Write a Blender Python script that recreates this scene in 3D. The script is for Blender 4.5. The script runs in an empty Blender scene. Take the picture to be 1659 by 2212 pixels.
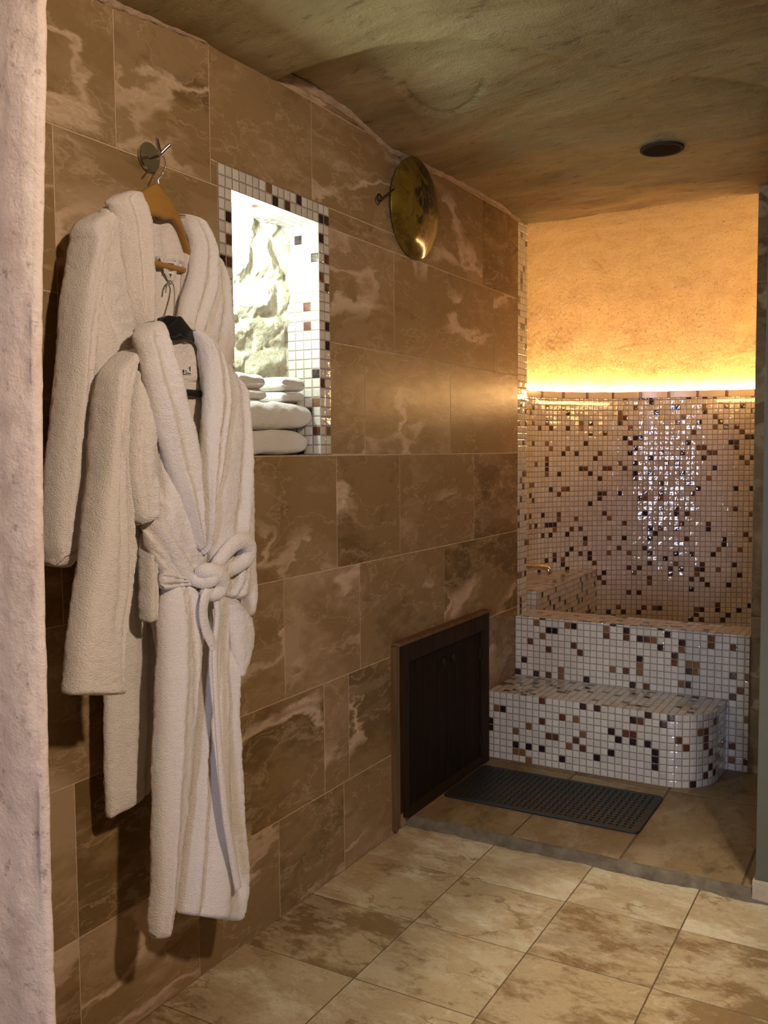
import bpy, bmesh, math, random
import numpy as np
from mathutils import Vector, Matrix, noise

random.seed(7)
rng = np.random.default_rng(11)
S = bpy.context.scene
COL = S.collection
PI = math.pi

# ------------------------------------------------------------------ camera
F_PX, CX, CY = 1994.0, 829.5, 1106.0
R = np.array([[0.8675933, -0.02615061, 0.49658636],
              [0.49722044, 0.06033491, -0.86552385],
              [-0.00732752, 0.99783558, 0.06534878]])
CAM = np.array([0.0, 0.0, 1.25])

def at(px, py, axis, val):
    """point where the line of sight through a photo pixel meets the plane axis=val"""
    r = R @ np.array([px - CX, -(py - CY), -F_PX])
    t = (val - CAM[axis]) / r[axis]
    return CAM + t * r

cam_d = bpy.data.cameras.new('camera')
cam = bpy.data.objects.new('camera', cam_d)
COL.objects.link(cam)
cam.matrix_world = Matrix(((R[0, 0], R[0, 1], R[0, 2], CAM[0]), (R[1, 0], R[1, 1], R[1, 2], CAM[1]),
                           (R[2, 0], R[2, 1], R[2, 2], CAM[2]), (0, 0, 0, 1)))
cam_d.sensor_fit = 'HORIZONTAL'
cam_d.sensor_width = 36.0
cam_d.lens = F_PX / 1659.0 * 36.0
cam_d.clip_start = 0.02
S.camera = cam

# ------------------------------------------------------------------ helpers
def tag(o, label=None, cat=None, group=None, kind=None):
    if label: o['label'] = label
    if cat: o['category'] = cat
    if group: o['group'] = group
    if kind: o['kind'] = kind
    return o

def empty(name, loc, label, cat, group=None):
    o = bpy.data.objects.new(name, None)
    o.empty_display_size = 0.05
    o.location = loc
    COL.objects.link(o)
    return tag(o, label, cat, group)

def mesh_obj(name, verts, faces, mat, parent=None, smooth=True, uvs=None, colors=None):
    me = bpy.data.meshes.new(name)
    me.from_pydata([tuple(map(float, v)) for v in verts], [], [tuple(f) for f in faces])
    if uvs is not None:
        uvl = me.uv_layers.new(name='UVMap')
        uvl.data.foreach_set('uv', np.array(uvs, dtype=np.float32).ravel())
    if colors is not None:
        ca = me.color_attributes.new('tile', 'FLOAT_COLOR', 'CORNER')
        ca.data.foreach_set('color', np.array(colors, dtype=np.float32).ravel())
    if smooth:
        me.polygons.foreach_set('use_smooth', [True] * len(me.polygons))
    me.update()
    o = bpy.data.objects.new(name, me)
    if mat: me.materials.append(mat)
    COL.objects.link(o)
    if parent is not None:
        o.parent = parent
        o.matrix_parent_inverse = Matrix.Translation(-Vector(parent.location))
    return o

def bm_obj(name, bm, mat, parent=None, smooth=False, bevel=0.0, seg=2):
    if bevel > 0:
        bmesh.ops.bevel(bm, geom=list(bm.edges), offset=bevel, segments=seg, affect='EDGES', profile=0.7)
    bmesh.ops.recalc_face_normals(bm, faces=list(bm.faces))
    me = bpy.data.meshes.new(name)
    bm.to_mesh(me); bm.free()
    if smooth:
        me.polygons.foreach_set('use_smooth', [True] * len(me.polygons))
    if mat: me.materials.append(mat)
    o = bpy.data.objects.new(name, me)
    COL.objects.link(o)
    if parent is not None:
        o.parent = parent
        o.matrix_parent_inverse = Matrix.Translation(-Vector(parent.location))
    return o

def add_box(bm, p0, p1):
    x0, y0, z0 = p0; x1, y1, z1 = p1
    vs = [bm.verts.new(v) for v in [(x0, y0, z0), (x1, y0, z0), (x1, y1, z0), (x0, y1, z0),
                                    (x0, y0, z1), (x1, y0, z1), (x1, y1, z1), (x0, y1, z1)]]
    for f in [(0, 3, 2, 1), (4, 5, 6, 7), (0, 1, 5, 4), (1, 2, 6, 5), (2, 3, 7, 6), (3, 0, 4, 7)]:
        bm.faces.new([vs[i] for i in f])

def box(name, p0, p1, mat, parent=None, bevel=0.0):
    bm = bmesh.new(); add_box(bm, p0, p1)
    return bm_obj(name, bm, mat, parent, bevel=bevel)

def catmull(pts, n):
    pts = np.array(pts, float)
    if len(pts) == 2:
        t = np.linspace(0, 1, n)[:, None]
        return pts[0] * (1 - t) + pts[1] * t
    P = np.vstack([2 * pts[0] - pts[1], pts, 2 * pts[-1] - pts[-2]])
    m = len(pts) - 1
    out = []
    for u in np.linspace(0, m, n):
        i = min(int(u), m - 1); t = u - i
        a, b, c, d = P[i], P[i + 1], P[i + 2], P[i + 3]
        out.append(0.5 * ((2 * b) + (-a + c) * t + (2 * a - 5 * b + 4 * c - d) * t * t + (-a + 3 * b - 3 * c + d) * t ** 3))
    return np.array(out)

def tube(path, rad, n=12, m=None, flat=1.0, flat_dir=None, cap=True):
    """verts, faces of a tube along a smoothed path; rad scalar or list"""
    m = m or max(len(path) * 8, 8)
    C = catmull(path, m) if len(path) > 1 else np.array(path)
    rr = np.interp(np.linspace(0, 1, m), np.linspace(0, 1, len(rad)), rad) if hasattr(rad, '__len__') else np.full(m, rad)
    T = np.gradient(C, axis=0); T /= np.linalg.norm(T, axis=1)[:, None] + 1e-12
    ref = np.array(flat_dir if flat_dir is not None else (0.3, 0.2, 1.0), float)
    if flat_dir is None and abs(T[0] @ (ref / np.linalg.norm(ref))) > 0.9: ref = np.array((1.0, 0, 0))
    V = []; Fc = []
    prev = ref - T[0] * (ref @ T[0]); prev /= np.linalg.norm(prev)
    for i in range(m):
        if flat_dir is not None:
            nn = ref - T[i] * (ref @ T[i])
        else:
            nn = prev - T[i] * (prev @ T[i])
        nn /= np.linalg.norm(nn) + 1e-12; prev = nn
        bb = np.cross(T[i], nn)
        for k in range(n):
            a = 2 * PI * k / n
            V.append(C[i] + rr[i] * (flat * math.cos(a) * nn + math.sin(a) * bb))
    for i in range(m - 1):
        for k in range(n):
            k2 = (k + 1) % n
            Fc.append((i * n + k, i * n + k2, (i + 1) * n + k2, (i + 1) * n + k))
    if cap:
        V.append(C[0] - T[0] * rr[0] * 0.5); V.append(C[-1] + T[-1] * rr[-1] * 0.5)
        a, b = len(V) - 2, len(V) - 1
        for k in range(n):
            k2 = (k + 1) % n
            Fc.append((a, k2, k)); Fc.append((b, (m - 1) * n + k, (m - 1) * n + k2))
    return V, Fc

def tube_obj(name, path, rad, mat, parent=None, **kw):
    V, Fc = tube(path, rad, **kw)
    return mesh_obj(name, V, Fc, mat, parent)

def merge(parts):
    V = []; Fc = []
    for v, f in parts:
        b = len(V); V += list(v); Fc += [tuple(i + b for i in q) for q in f]
    return V, Fc

# ------------------------------------------------------------------ materials
def new_mat(name):
    m = bpy.data.materials.new(name); m.use_nodes = True
    nt = m.node_tree
    return m, nt, nt.nodes['Principled BSDF']

class N:
    """tiny node-graph writer"""
    def __init__(self, nt): self.nt = nt
    def add(self, t, **kw):
        n = self.nt.nodes.new(t)
        for k, v in kw.items(): setattr(n, k, v)
        return n
    def link(self, a, b): self.nt.links.new(a, b)
    def put(self, sock, v):
        if isinstance(v, bpy.types.NodeSocket): self.link(v, sock)
        else: sock.default_value = v
    def math(self, op, a, b=0.0, c=None, clamp=False):
        n = self.add('ShaderNodeMath', operation=op, use_clamp=clamp)
        self.put(n.inputs[0], a); self.put(n.inputs[1], b)
        if c is not None: self.put(n.inputs[2], c)
        return n.outputs[0]
    def vmath(self, op, a, b=(0, 0, 0)):
        n = self.add('ShaderNodeVectorMath', operation=op)
        self.put(n.inputs[0], a)
        if op == 'SCALE': self.put(n.inputs['Scale'], b)
        else: self.put(n.inputs[1], b)
        return n.outputs[0]
    def noise(self, vec, scale, detail=4, rough=0.55, dist=0.0, color=False):
        n = self.add('ShaderNodeTexNoise')
        self.put(n.inputs['Vector'], vec); n.inputs['Scale'].default_value = scale
        n.inputs['Detail'].default_value = detail; n.inputs['Roughness'].default_value = rough
        n.inputs['Distortion'].default_value = dist
        return n.outputs['Color' if color else 'Fac']
    def ramp(self, fac, stops, interp='LINEAR'):
        n = self.add('ShaderNodeValToRGB'); cr = n.color_ramp; cr.interpolation = interp
        while len(cr.elements) < len(stops): cr.elements.new(0.5)
        for e, (p, c) in zip(cr.elements, stops):
            e.position = p
            e.color = (c, c, c, 1) if not hasattr(c, '__len__') else (*c, 1)
        self.put(n.inputs['Fac'], fac)
        return n.outputs['Color']
    def mix(self, fac, a, b, mode='MIX'):
        n = self.add('ShaderNodeMix', data_type='RGBA', blend_type=mode)
        self.put(n.inputs['Factor'], fac)
        for s, v in ((n.inputs[6], a), (n.inputs[7], b)):
            if isinstance(v, bpy.types.NodeSocket): self.link(v, s)
            else: s.default_value = (*v, 1) if len(v) == 3 else v
        return n.outputs[2]
    def bump(self, h, strength=0.3, dist=0.01, normal=None):
        n = self.add('ShaderNodeBump'); n.inputs['Strength'].default_value = strength
        n.inputs['Distance'].default_value = dist; self.put(n.inputs['Height'], h)
        if normal is not None: self.link(normal, n.inputs['Normal'])
        return n.outputs['Normal']
    def coord(self, which='Object'): return self.add('ShaderNodeTexCoord').outputs[which]

def marble(name, dark, mid, light, vein, rough=0.22, scale=1.0, vein_amt=0.8, tone=0.35, pits=0.25, bumpy=0.15, rot=(0.62, 0, 0), stretch=(1, 0.55, 1.25), spec=0.09):
    m, nt, p = new_mat(name); g = N(nt)
    co = g.coord()
    attr = g.add('ShaderNodeAttribute', attribute_name='tile')
    off = g.vmath('SCALE', attr.outputs['Color'], 37.0)
    mp = g.add('ShaderNodeMapping'); g.link(co, mp.inputs['Vector'])
    mp.inputs['Rotation'].default_value = rot; mp.inputs['Scale'].default_value = stretch
    v = g.vmath('ADD', mp.outputs[0], off)
    big = g.noise(v, 3.2 * scale, 7, 0.6, 0.7)
    fine = g.noise(v, 26 * scale, 8, 0.68, 0.3)
    f = g.math('ADD', g.math('MULTIPLY', big, 0.68), g.math('MULTIPLY', fine, 0.32))
    sep = g.add('ShaderNodeSeparateColor'); g.link(attr.outputs['Color'], sep.inputs[0])
    f = g.math('ADD', f, g.math('MULTIPLY', g.math('SUBTRACT', sep.outputs[2], 0.5), tone))
    mid2 = tuple((a + b) / 2 for a, b in zip(mid, light))
    base = g.ramp(f, [(0.36, dark), (0.46, mid), (0.54, mid), (0.62, mid2), (0.68, light)])
    # veins: thin ridges of a warped noise, broken by another noise
    wv = g.vmath('ADD', v, g.vmath('SCALE', g.noise(v, 5 * scale, 5, 0.6, 0.0, True), 0.28))
    r1 = g.math('ABSOLUTE', g.math('SUBTRACT', g.noise(wv, 2.3 * scale, 3, 0.45, 0.4), 0.5))
    thin = g.ramp(r1, [(0.0, 1.0), (0.012, 0.8), (0.030, 0.0)])
    gate = g.ramp(g.noise(v, 2.1 * scale, 2), [(0.45, 0.0), (0.53, 1.0)])
    r2 = g.math('ABSOLUTE', g.math('SUBTRACT', g.noise(wv, 6.5 * scale, 4, 0.5, 0.6), 0.52))
    thin2 = g.ramp(r2, [(0.0, 0.7), (0.018, 0.0)])
    vf = g.math('MULTIPLY', g.math('ADD', g.math('MULTIPLY', thin, gate), g.math('MULTIPLY', thin2, 0.5)), vein_amt, clamp=True)
    col = g.mix(vf, base, vein)
    # light clouds with a crisp border
    cl = g.ramp(g.noise(wv, 1.7 * scale, 5, 0.62, 0.9), [(0.555, 0.0), (0.58, 0.5), (0.70, 0.9)])
    col = g.mix(g.math('MULTIPLY', cl, 0.5), col, light)
    sp = g.ramp(g.noise(v, 75 * scale, 6, 0.75), [(0.30, pits), (0.42, 0.0)])
    col = g.mix(sp, col, tuple(c * 0.45 for c in dark))
    g.link(col, p.inputs['Base Color'])
    rr = g.ramp(fine, [(0.3, rough + 0.14), (0.7, rough)])
    g.link(rr, p.inputs['Roughness'])
    g.link(g.bump(g.noise(v, 40 * scale, 6, 0.7), bumpy, 0.004), p.inputs['Normal'])
    p.inputs['Specular IOR Level'].default_value = spec
    return m

M = {}
M['wall'] = marble('wall_marble', (0.160, 0.100, 0.040), (0.262, 0.168, 0.076), (0.39, 0.270, 0.158), (0.58, 0.43, 0.29), tone=0.26, vein_amt=0.85, rough=0.17)
M['floor'] = marble('floor_marble', (0.24, 0.155, 0.072), (0.47, 0.36, 0.205), (0.68, 0.60, 0.42), (0.18, 0.105, 0.045), rough=0.17, scale=1.9, vein_amt=0.6, tone=0.25, pits=0.7, spec=0.45, rot=(0, 0, 0.5), stretch=(0.7, 1.2, 1))
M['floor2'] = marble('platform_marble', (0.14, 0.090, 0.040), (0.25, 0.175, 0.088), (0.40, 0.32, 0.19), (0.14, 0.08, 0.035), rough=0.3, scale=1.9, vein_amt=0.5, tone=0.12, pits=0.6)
M['pilaster'] = marble('pilaster_marble', (0.15, 0.10, 0.06), (0.27, 0.19, 0.115), (0.42, 0.32, 0.21), (0.55, 0.45, 0.33), rough=0.3, tone=0.1)

def plain(name, col, rough=0.6, metal=0.0, bump=0.0, bscale=80, var=0.0, spec=0.5):
    m, nt, p = new_mat(name); g = N(nt); co = g.coord()
    if var:
        f = g.noise(co, bscale * 0.3, 6, 0.65)
        g.link(g.ramp(f, [(0.3, tuple(c * (1 - var) for c in col)), (0.7, tuple(min(1, c * (1 + var)) for c in col))]), p.inputs['Base Color'])
    else:
        p.inputs['Base Color'].default_value = (*col, 1)
    p.inputs['Roughness'].default_value = rough; p.inputs['Metallic'].default_value = metal
    p.inputs['Specular IOR Level'].default_value = spec
    if bump: g.link(g.bump(g.noise(co, bscale, 6, 0.7), bump, 0.005), p.inputs['Normal'])
    return m

M['grout'] = plain('light_grout', (0.55, 0.40, 0.24), 0.85, bump=0.3, bscale=200, var=0.2)
M['dark_grout'] = plain('dark_grout', (0.13, 0.085, 0.045), 0.9, bump=0.4, bscale=200, var=0.3)
M['mortar'] = plain('grey_mortar', (0.155, 0.122, 0.080), 0.95, bump=0.9, bscale=60, var=0.45)
M['mortar_light'] = plain('pale_mortar', (0.42, 0.29, 0.19), 0.95, bump=0.9, bscale=50, var=0.3)
M['far_wall'] = plain('far_plaster', (0.45, 0.34, 0.22), 0.9, bump=0.5, bscale=30, var=0.15)
M['chrome'] = plain('chrome', (0.75, 0.74, 0.72), 0.09, 1.0)
M['steel'] = plain('steel_wire', (0.72, 0.70, 0.66), 0.22, 1.0)
M['black_plastic'] = plain('black_plastic', (0.012, 0.012, 0.013), 0.35)
M['green_paint'] = plain('grey_green_paint', (0.095, 0.093, 0.062), 0.5, bump=0.08, bscale=60, var=0.06)
M['plinth'] = plain('cream_stone', (0.42, 0.35, 0.25), 0.6, bump=0.4, bscale=90, var=0.15)
M['rubber'] = plain('dark_green_rubber', (0.013, 0.017, 0.015), 0.5, bump=0.1, bscale=150)
M['dark_lens'] = plain('smoky_lens', (0.035, 0.028, 0.02), 1.0, spec=0.0)
M['spot_ring'] = plain('dull_metal_ring', (0.05, 0.038, 0.026), 0.9, 0.0, spec=0.05)
M['iron'] = plain('old_iron', (0.05, 0.04, 0.03), 0.5, 0.8)
M['label'] = plain('label_cloth', (0.75, 0.72, 0.68), 0.8)
M['ink'] = plain('label_ink', (0.05, 0.05, 0.09), 0.8)

def wood(name, dark, light, rough=0.4, axis=2, scale=18):
    m, nt, p = new_mat(name); g = N(nt); co = g.coord()
    mp = g.add('ShaderNodeMapping'); g.link(co, mp.inputs['Vector'])
    sc = [1, 1, 1]; sc[axis] = 0.07; mp.inputs['Scale'].default_value = sc
    f = g.noise(mp.outputs[0], scale * 3, 7, 0.6, 0.6)
    g.link(g.ramp(f, [(0.3, dark), (0.7, light)]), p.inputs['Base Color'])
    p.inputs['Roughness'].default_value = rough
    p.inputs['Specular IOR Level'].default_value = 0.15
    g.link(g.bump(f, 0.25, 0.003), p.inputs['Normal'])
    return m
M['dark_wood'] = wood('dark_stained_wood', (0.007, 0.0035, 0.0015), (0.018, 0.009, 0.0035), 0.75)
M['brown_wood'] = wood('brown_stained_wood', (0.016, 0.008, 0.0035), (0.036, 0.018, 0.0075), 0.7)
M['raw_wood'] = wood('pale_raw_wood', (0.09, 0.05, 0.022), (0.17, 0.10, 0.045), 0.7)
M['hanger_wood'] = wood('varnished_hanger_wood', (0.27, 0.135, 0.030), (0.38, 0.20, 0.055), 0.3, axis=1, scale=12)

def terry(name, col=(0.86, 0.79, 0.72), horizontal=True):
    m, nt, p = new_mat(name); g = N(nt); co = g.coord()
    mp = g.add('ShaderNodeMapping'); g.link(co, mp.inputs['Vector'])
    mp.inputs['Scale'].default_value = (1, 0.6, 1.5) if horizontal else (1, 1, 1)
    n1 = g.noise(mp.outputs[0], 330, 3, 0.6)
    n2 = g.noise(co, 55, 5, 0.6)
    h = g.math('ADD', n1, g.math('MULTIPLY', n2, 0.8))
    g.link(g.ramp(n1, [(0.3, tuple(c * 0.90 for c in col)), (0.65, col)]), p.inputs['Base Color'])
    p.inputs['Roughness'].default_value = 0.95
    p.inputs['Sheen Weight'].default_value = 0.35
    p.inputs['Sheen Roughness'].default_value = 0.5
    p.inputs['Specular IOR Level'].default_value = 0.1
    g.link(g.bump(h, 0.9, 0.004), p.inputs['Normal'])
    return m
M['terry'] = terry('white_terry')
M['towel'] = terry('white_towel', (0.78, 0.74, 0.68))

PITCH = 0.027
def mosaic(name, probs=(0.87, 0.935, 0.972), white=((0.54, 0.495, 0.415), (0.66, 0.61, 0.525)), grout=(0.30, 0.265, 0.215), tilt=1.1):
    m, nt, p = new_mat(name); g = N(nt)
    uv = g.coord('UV')
    s = g.vmath('SCALE', uv, 1.0 / PITCH)
    fl = g.vmath('FLOOR', s); fr = g.vmath('SUBTRACT', s, fl)
    wn = g.add('ShaderNodeTexWhiteNoise', noise_dimensions='2D'); g.link(fl, wn.inputs['Vector'])
    wn2 = g.add('ShaderNodeTexWhiteNoise', noise_dimensions='2D')
    g.link(g.vmath('ADD', fl, (13.5, 71.5, 0)), wn2.inputs['Vector'])
    wcol = g.mix(wn2.outputs['Value'], white[0], white[1])
    a, b, c = probs
    idx = wn.outputs['Value']
    dcol = g.ramp(idx, [(0.0, (0.02, 0.008, 0.012)), (a, (0.022, 0.009, 0.014)), (b, (0.10, 0.034, 0.022)), (c, (0.19, 0.090, 0.04))], 'CONSTANT')
    isd = g.math('GREATER_THAN', idx, a)
    tcol = g.mix(isd, wcol, dcol)
    sp = g.add('ShaderNodeSeparateXYZ'); g.link(fr, sp.inputs[0])
    ex = g.math('SUBTRACT', 0.5, g.math('ABSOLUTE', g.math('SUBTRACT', sp.outputs[0], 0.5)))
    ey = g.math('SUBTRACT', 0.5, g.math('ABSOLUTE', g.math('SUBTRACT', sp.outputs[1], 0.5)))
    e = g.math('MINIMUM', ex, ey)
    mask = g.ramp(e, [(0.040, 0.0), (0.065, 1.0)])
    col = g.mix(mask, grout, tcol)
    g.link(col, p.inputs['Base Color'])
    pil = g.ramp(e, [(0.035, 0.0), (0.08, 0.72), (0.16, 0.93), (0.5, 1.0)])
    c2 = g.add('ShaderNodeSeparateColor'); g.link(wn2.outputs['Color'], c2.inputs[0])
    tx = g.math('MULTIPLY', g.math('SUBTRACT', c2.outputs[0], 0.5), g.math('SUBTRACT', sp.outputs[0], 0.5))
    ty = g.math('MULTIPLY', g.math('SUBTRACT', c2.outputs[1], 0.5), g.math('SUBTRACT', sp.outputs[1], 0.5))
    h = g.math('ADD', pil, g.math('MULTIPLY', g.math('ADD', tx, ty), tilt))
    h = g.math('ADD', h, g.math('MULTIPLY', g.noise(s, 1.4, 2, 0.5), 0.5))
    g.link(g.bump(h, 1.0, 0.0024), p.inputs['Normal'])
    g.link(g.ramp(mask, [(0, 0.8), (1, 0.07)]), p.inputs['Roughness'])
    p.inputs['Specular IOR Level'].default_value = 0.95
    p.inputs['Coat Weight'].default_value = 0.5
    p.inputs['Coat Roughness'].default_value = 0.05
    return m
M['mosaic'] = mosaic('glass_mosaic')

def rock(name, dark, mid, light, speck=0.5, scale=1.0, stretch=(0.35, 1, 1), bump=0.9, greenish=None, dist=0.9):
    m, nt, p = new_mat(name); g = N(nt); co = g.coord()
    mp = g.add('ShaderNodeMapping'); g.link(co, mp.inputs['Vector']); mp.inputs['Scale'].default_value = stretch
    mp.inputs['Rotation'].default_value = (0, 0, 0.35)
    v = mp.outputs[0]
    f1 = g.noise(v, 4 * scale, 8, 0.62, dist)
    f2 = g.noise(v, 24 * scale, 8, 0.7, dist * 0.4)
    f = g.math('ADD', g.math('MULTIPLY', f1, 0.65), g.math('MULTIPLY', f2, 0.35))
    col = g.ramp(f, [(0.33, dark), (0.5, mid), (0.66, light)])
    if greenish:
        gy = g.ramp(g.noise(co, 1.1, 3, 0.5), [(0.40, 0.0), (0.58, 1.0)])
        col = g.mix(g.math('MULTIPLY', gy, 0.55), col, g.mix(f, tuple(c * 0.62 for c in greenish), greenish))
    st = g.ramp(g.noise(v, 38 * scale, 5, 0.7), [(0.32, speck), (0.42, 0.0)])
    col = g.mix(st, col, tuple(c * 0.35 for c in dark))
    g.link(col, p.inputs['Base Color'])
    p.inputs['Roughness'].default_value = 0.85
    h = g.math('ADD', g.math('MULTIPLY', f1, 1.2), g.math('ADD', g.math('MULTIPLY', f2, 0.7), g.math('MULTIPLY', g.noise(co, 130, 4, 0.7), 0.35)))
    g.link(g.bump(h, bump, 0.016), p.inputs['Normal'])
    p.inputs['Specular IOR Level'].default_value = 0.25
    return m
M['ceiling'] = rock('cave_ceiling_rock', (0.16, 0.092, 0.037), (0.34, 0.215, 0.10), (0.50, 0.36, 0.19), greenish=(0.50, 0.42, 0.20))
M['vault'] = rock('alcove_vault_rock', (0.44, 0.32, 0.19), (0.54, 0.42, 0.26), (0.60, 0.48, 0.31), speck=0.9, scale=2.6, stretch=(1.0, 1.0, 0.55), bump=1.0, dist=0.1)
M['plaster'] = rock('rough_pink_plaster', (0.52, 0.39, 0.29), (0.70, 0.56, 0.45), (0.76, 0.62, 0.50), speck=0.55, scale=1.6, stretch=(1, 1, 1), bump=0.5)
M['niche_rock'] = rock('whitewashed_rock', (0.30, 0.26, 0.15), (0.62, 0.58, 0.42), (0.85, 0.83, 0.74), speck=0.5, scale=2.2, stretch=(1, 1, 1), bump=1.0)

def emit(name, col, strength):
    m = bpy.data.materials.new(name); m.use_nodes = True; nt = m.node_tree
    nt.nodes.clear()
    e = nt.nodes.new('ShaderNodeEmission'); o = nt.nodes.new('ShaderNodeOutputMaterial')
    e.inputs[0].default_value = (*col, 1); e.inputs[1].default_value = strength
    nt.links.new(e.outputs[0], o.inputs[0])
    return m
M['led'] = emit('warm_led', (1.0, 0.57, 0.21), 150.0)
M['cool_led'] = emit('cool_led', (0.85, 1.0, 0.98), 260.0)

# ------------------------------------------------------------------ tiled planes
def sub_rect(r, holes):
    out = [r]
    for h in holes:
        nxt = []
        for (a0, b0, a1, b1) in out:
            x0, y0, x1, y1 = max(a0, h[0]), max(b0, h[1]), min(a1, h[2]), min(b1, h[3])
            if x0 >= x1 or y0 >= y1: nxt.append((a0, b0, a1, b1)); continue
            if b0 < y0: nxt.append((a0, b0, a1, y0))
            if y1 < b1: nxt.append((a0, y1, a1, b1))
            if a0 < x0: nxt.append((a0, y0, x0, y1))
            if x1 < a1: nxt.append((x1, y0, a1, y1))
        out = nxt
    return out

def tiled(name, tiles, to3d, mat, grout_mat, holes=(), gap=0.0011, up=0.0016, parent=None, backing=None, tones=None):
    """tiles: (a0,b0,a1,b1) rectangles in the plane; to3d(a,b,h) places them; one mesh, two materials"""
    V = []; Fc = []; C = []; mi = []
    def quad(pts, col, m):
        b = len(V); V.extend(pts); Fc.append((b, b + 1, b + 2, b + 3)); C.extend([col] * 4); mi.append(m)
    for k, t in enumerate(tiles):
        tone = tones.get(k) if tones else None
        rc = (rng.random(), rng.random(), rng.random() if tone is None else tone, 1.0)
        for (a0, b0, a1, b1) in sub_rect(t, holes):
            a0 += gap; b0 += gap; a1 -= gap; b1 -= gap
            if a1 - a0 < 0.002 or b1 - b0 < 0.002: continue
            w = 0.0009; z = float(rng.normal() * 0.0002)
            o = [(a0, b0), (a1, b0), (a1, b1), (a0, b1)]
            i = [(a0 + w, b0 + w), (a1 - w, b0 + w), (a1 - w, b1 - w), (a0 + w, b1 - w)]
            quad([to3d(*q, up + z) for q in i], rc, 0)
            for e in range(4):
                e2 = (e + 1) % 4
                quad([to3d(*o[e], 0), to3d(*o[e2], 0), to3d(*i[e2], up + z), to3d(*i[e], up + z)], rc, 0)
    for r in backing:
        for (a0, b0, a1, b1) in sub_rect(r, holes):
            quad([to3d(a0, b0, 0.0005), to3d(a1, b0, 0.0005), to3d(a1, b1, 0.0005), to3d(a0, b1, 0.0005)], (0.5, 0.5, 0.5, 1), 1)
    o = mesh_obj(name, V, Fc, mat, parent, smooth=False, colors=C)
    o.data.materials.append(grout_mat)
    o.data.polygons.foreach_set('material_index', mi)
    return o

WX = -1.45          # left wall plane
WEND = 3.66
ROWS = [0.0, 0.266, 0.588, 0.912, 1.24, 1.562, 1.881, 2.205, 2.40]
JO = [[-0.4, 0.3, 0.75, 1.265, 1.626, 1.948, 2.273, 2.56, 3.32],
      [-0.3, 0.35, 1.265, 1.72, 2.172, 2.305, 2.9, 3.32],
      [-0.5, 0.1, 0.9, 1.45, 1.985, 2.374, 2.956],
      [0.0, 0.6, 1.25, 1.85, 2.25, 2.629, 3.215],
      [-0.2, 0.4, 1.26, 1.744, 2.412, 3.009],
      [0.0, 0.6, 1.26, 1.744, 2.2, 2.6, 3.4],
      [-0.2, 0.35, 0.9, 1.424, 1.72, 2.142, 2.75, 3.3],
      [0.0, 0.7, 1.3, 1.9, 2.5, 3.1]]
wt = []
tones = {}
for r in range(8):
    js = [-2.0] + JO[r] + [WEND]
    for a, b in zip(js[:-1], js[1:]):
        if r == 0 and abs(a - 2.273) < 1e-3: tones[len(wt)] = 0.66
        wt.append((a, ROWS[r], b, ROWS[r + 1]))
NICHE = (1.744, 1.243, 2.222, 1.937)
wall_left = tiled('wall_left', wt, lambda a, b, h: (WX + h, a, b), M['wall'], M['grout'], holes=[NICHE],
                  backing=[(-2.0, 0, WEND, 2.45)], tones=tones)
tag(wall_left, kind='structure')

# lower floor
xs = [-1.45, -1.125, -0.807, -0.497, -0.18, 0.135, 0.45, 0.765, 1.08, 1.395, 1.71, 2.05]
ys = [2.66, 2.403, 2.102, 1.80, 1.498]
while ys[-1] > -4.4: ys.append(ys[-1] - 0.302)
ys = ys[::-1]
ft = [(a, c, b, d) for a, b in zip(xs[:-1], xs[1:]) for c, d in zip(ys[:-1], ys[1:])]
fl = tiled('floor', ft, lambda a, b, h: (a, b, h - 0.0016), M['floor'], M['dark_grout'], backing=[(-1.46, ys[0], 2.05, 2.67)], gap=0.0014)
tag(fl, kind='structure')
# raised floor in front of the alcove
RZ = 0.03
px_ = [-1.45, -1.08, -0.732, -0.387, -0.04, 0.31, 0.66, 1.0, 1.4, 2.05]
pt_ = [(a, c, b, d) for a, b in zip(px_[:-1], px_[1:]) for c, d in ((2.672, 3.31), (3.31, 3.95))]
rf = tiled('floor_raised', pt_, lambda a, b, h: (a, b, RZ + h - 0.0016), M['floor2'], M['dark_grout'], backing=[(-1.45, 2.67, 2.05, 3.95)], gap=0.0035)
tag(rf, kind='structure')
# rough mortar band on the front edge of the raised floor
V = []; Fc = []
nx = 260
for i in range(nx + 1):
    x = -1.45 + 3.5 * i / nx
    w = 0.008 * noise.noise(Vector((x * 9, 3.1, 0))) + 0.005 * noise.noise(Vector((x * 40, 1.1, 0)))
    for (dy, z) in ((0.012, RZ - 0.0004), (0.0, RZ - 0.001), (-0.004, 0.020), (-0.009 - w, 0.008), (-0.022 - 1.6 * w, -0.001)):
        V.append((x, 2.668 + dy, z + (0.0015 * noise.noise(Vector((x * 60, z * 90, 0))) if dy < 0.01 else 0)))
for i in range(nx):
    for k in range(4):
        Fc.append((i * 5 + k, i * 5 + k + 1, (i + 1) * 5 + k + 1, (i + 1) * 5 + k))
tag(mesh_obj('trim_1', V, Fc, M['mortar']), kind='structure')

# ------------------------------------------------------------------ mosaic solids with real UVs
def strip_uv(poly, z0, z1, u0=0.0, v0=0.0, closed=False):
    """vertical wall along a plan polyline, uv in metres"""
    V = []; Fc = []; UV = []
    P = list(poly) + ([poly[0]] if closed else [])
    u = [u0]
    for a, b in zip(P[:-1], P[1:]): u.append(u[-1] + math.dist(a, b))
    for p in P: V += [(p[0], p[1], z0), (p[0], p[1], z1)]
    for i in range(len(P) - 1):
        Fc.append((2 * i, 2 * i + 2, 2 * i + 3, 2 * i + 1))
        UV += [(u[i], v0), (u[i + 1], v0), (u[i + 1], v0 + z1 - z0), (u[i], v0 + z1 - z0)]
    return V, Fc, UV

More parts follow.
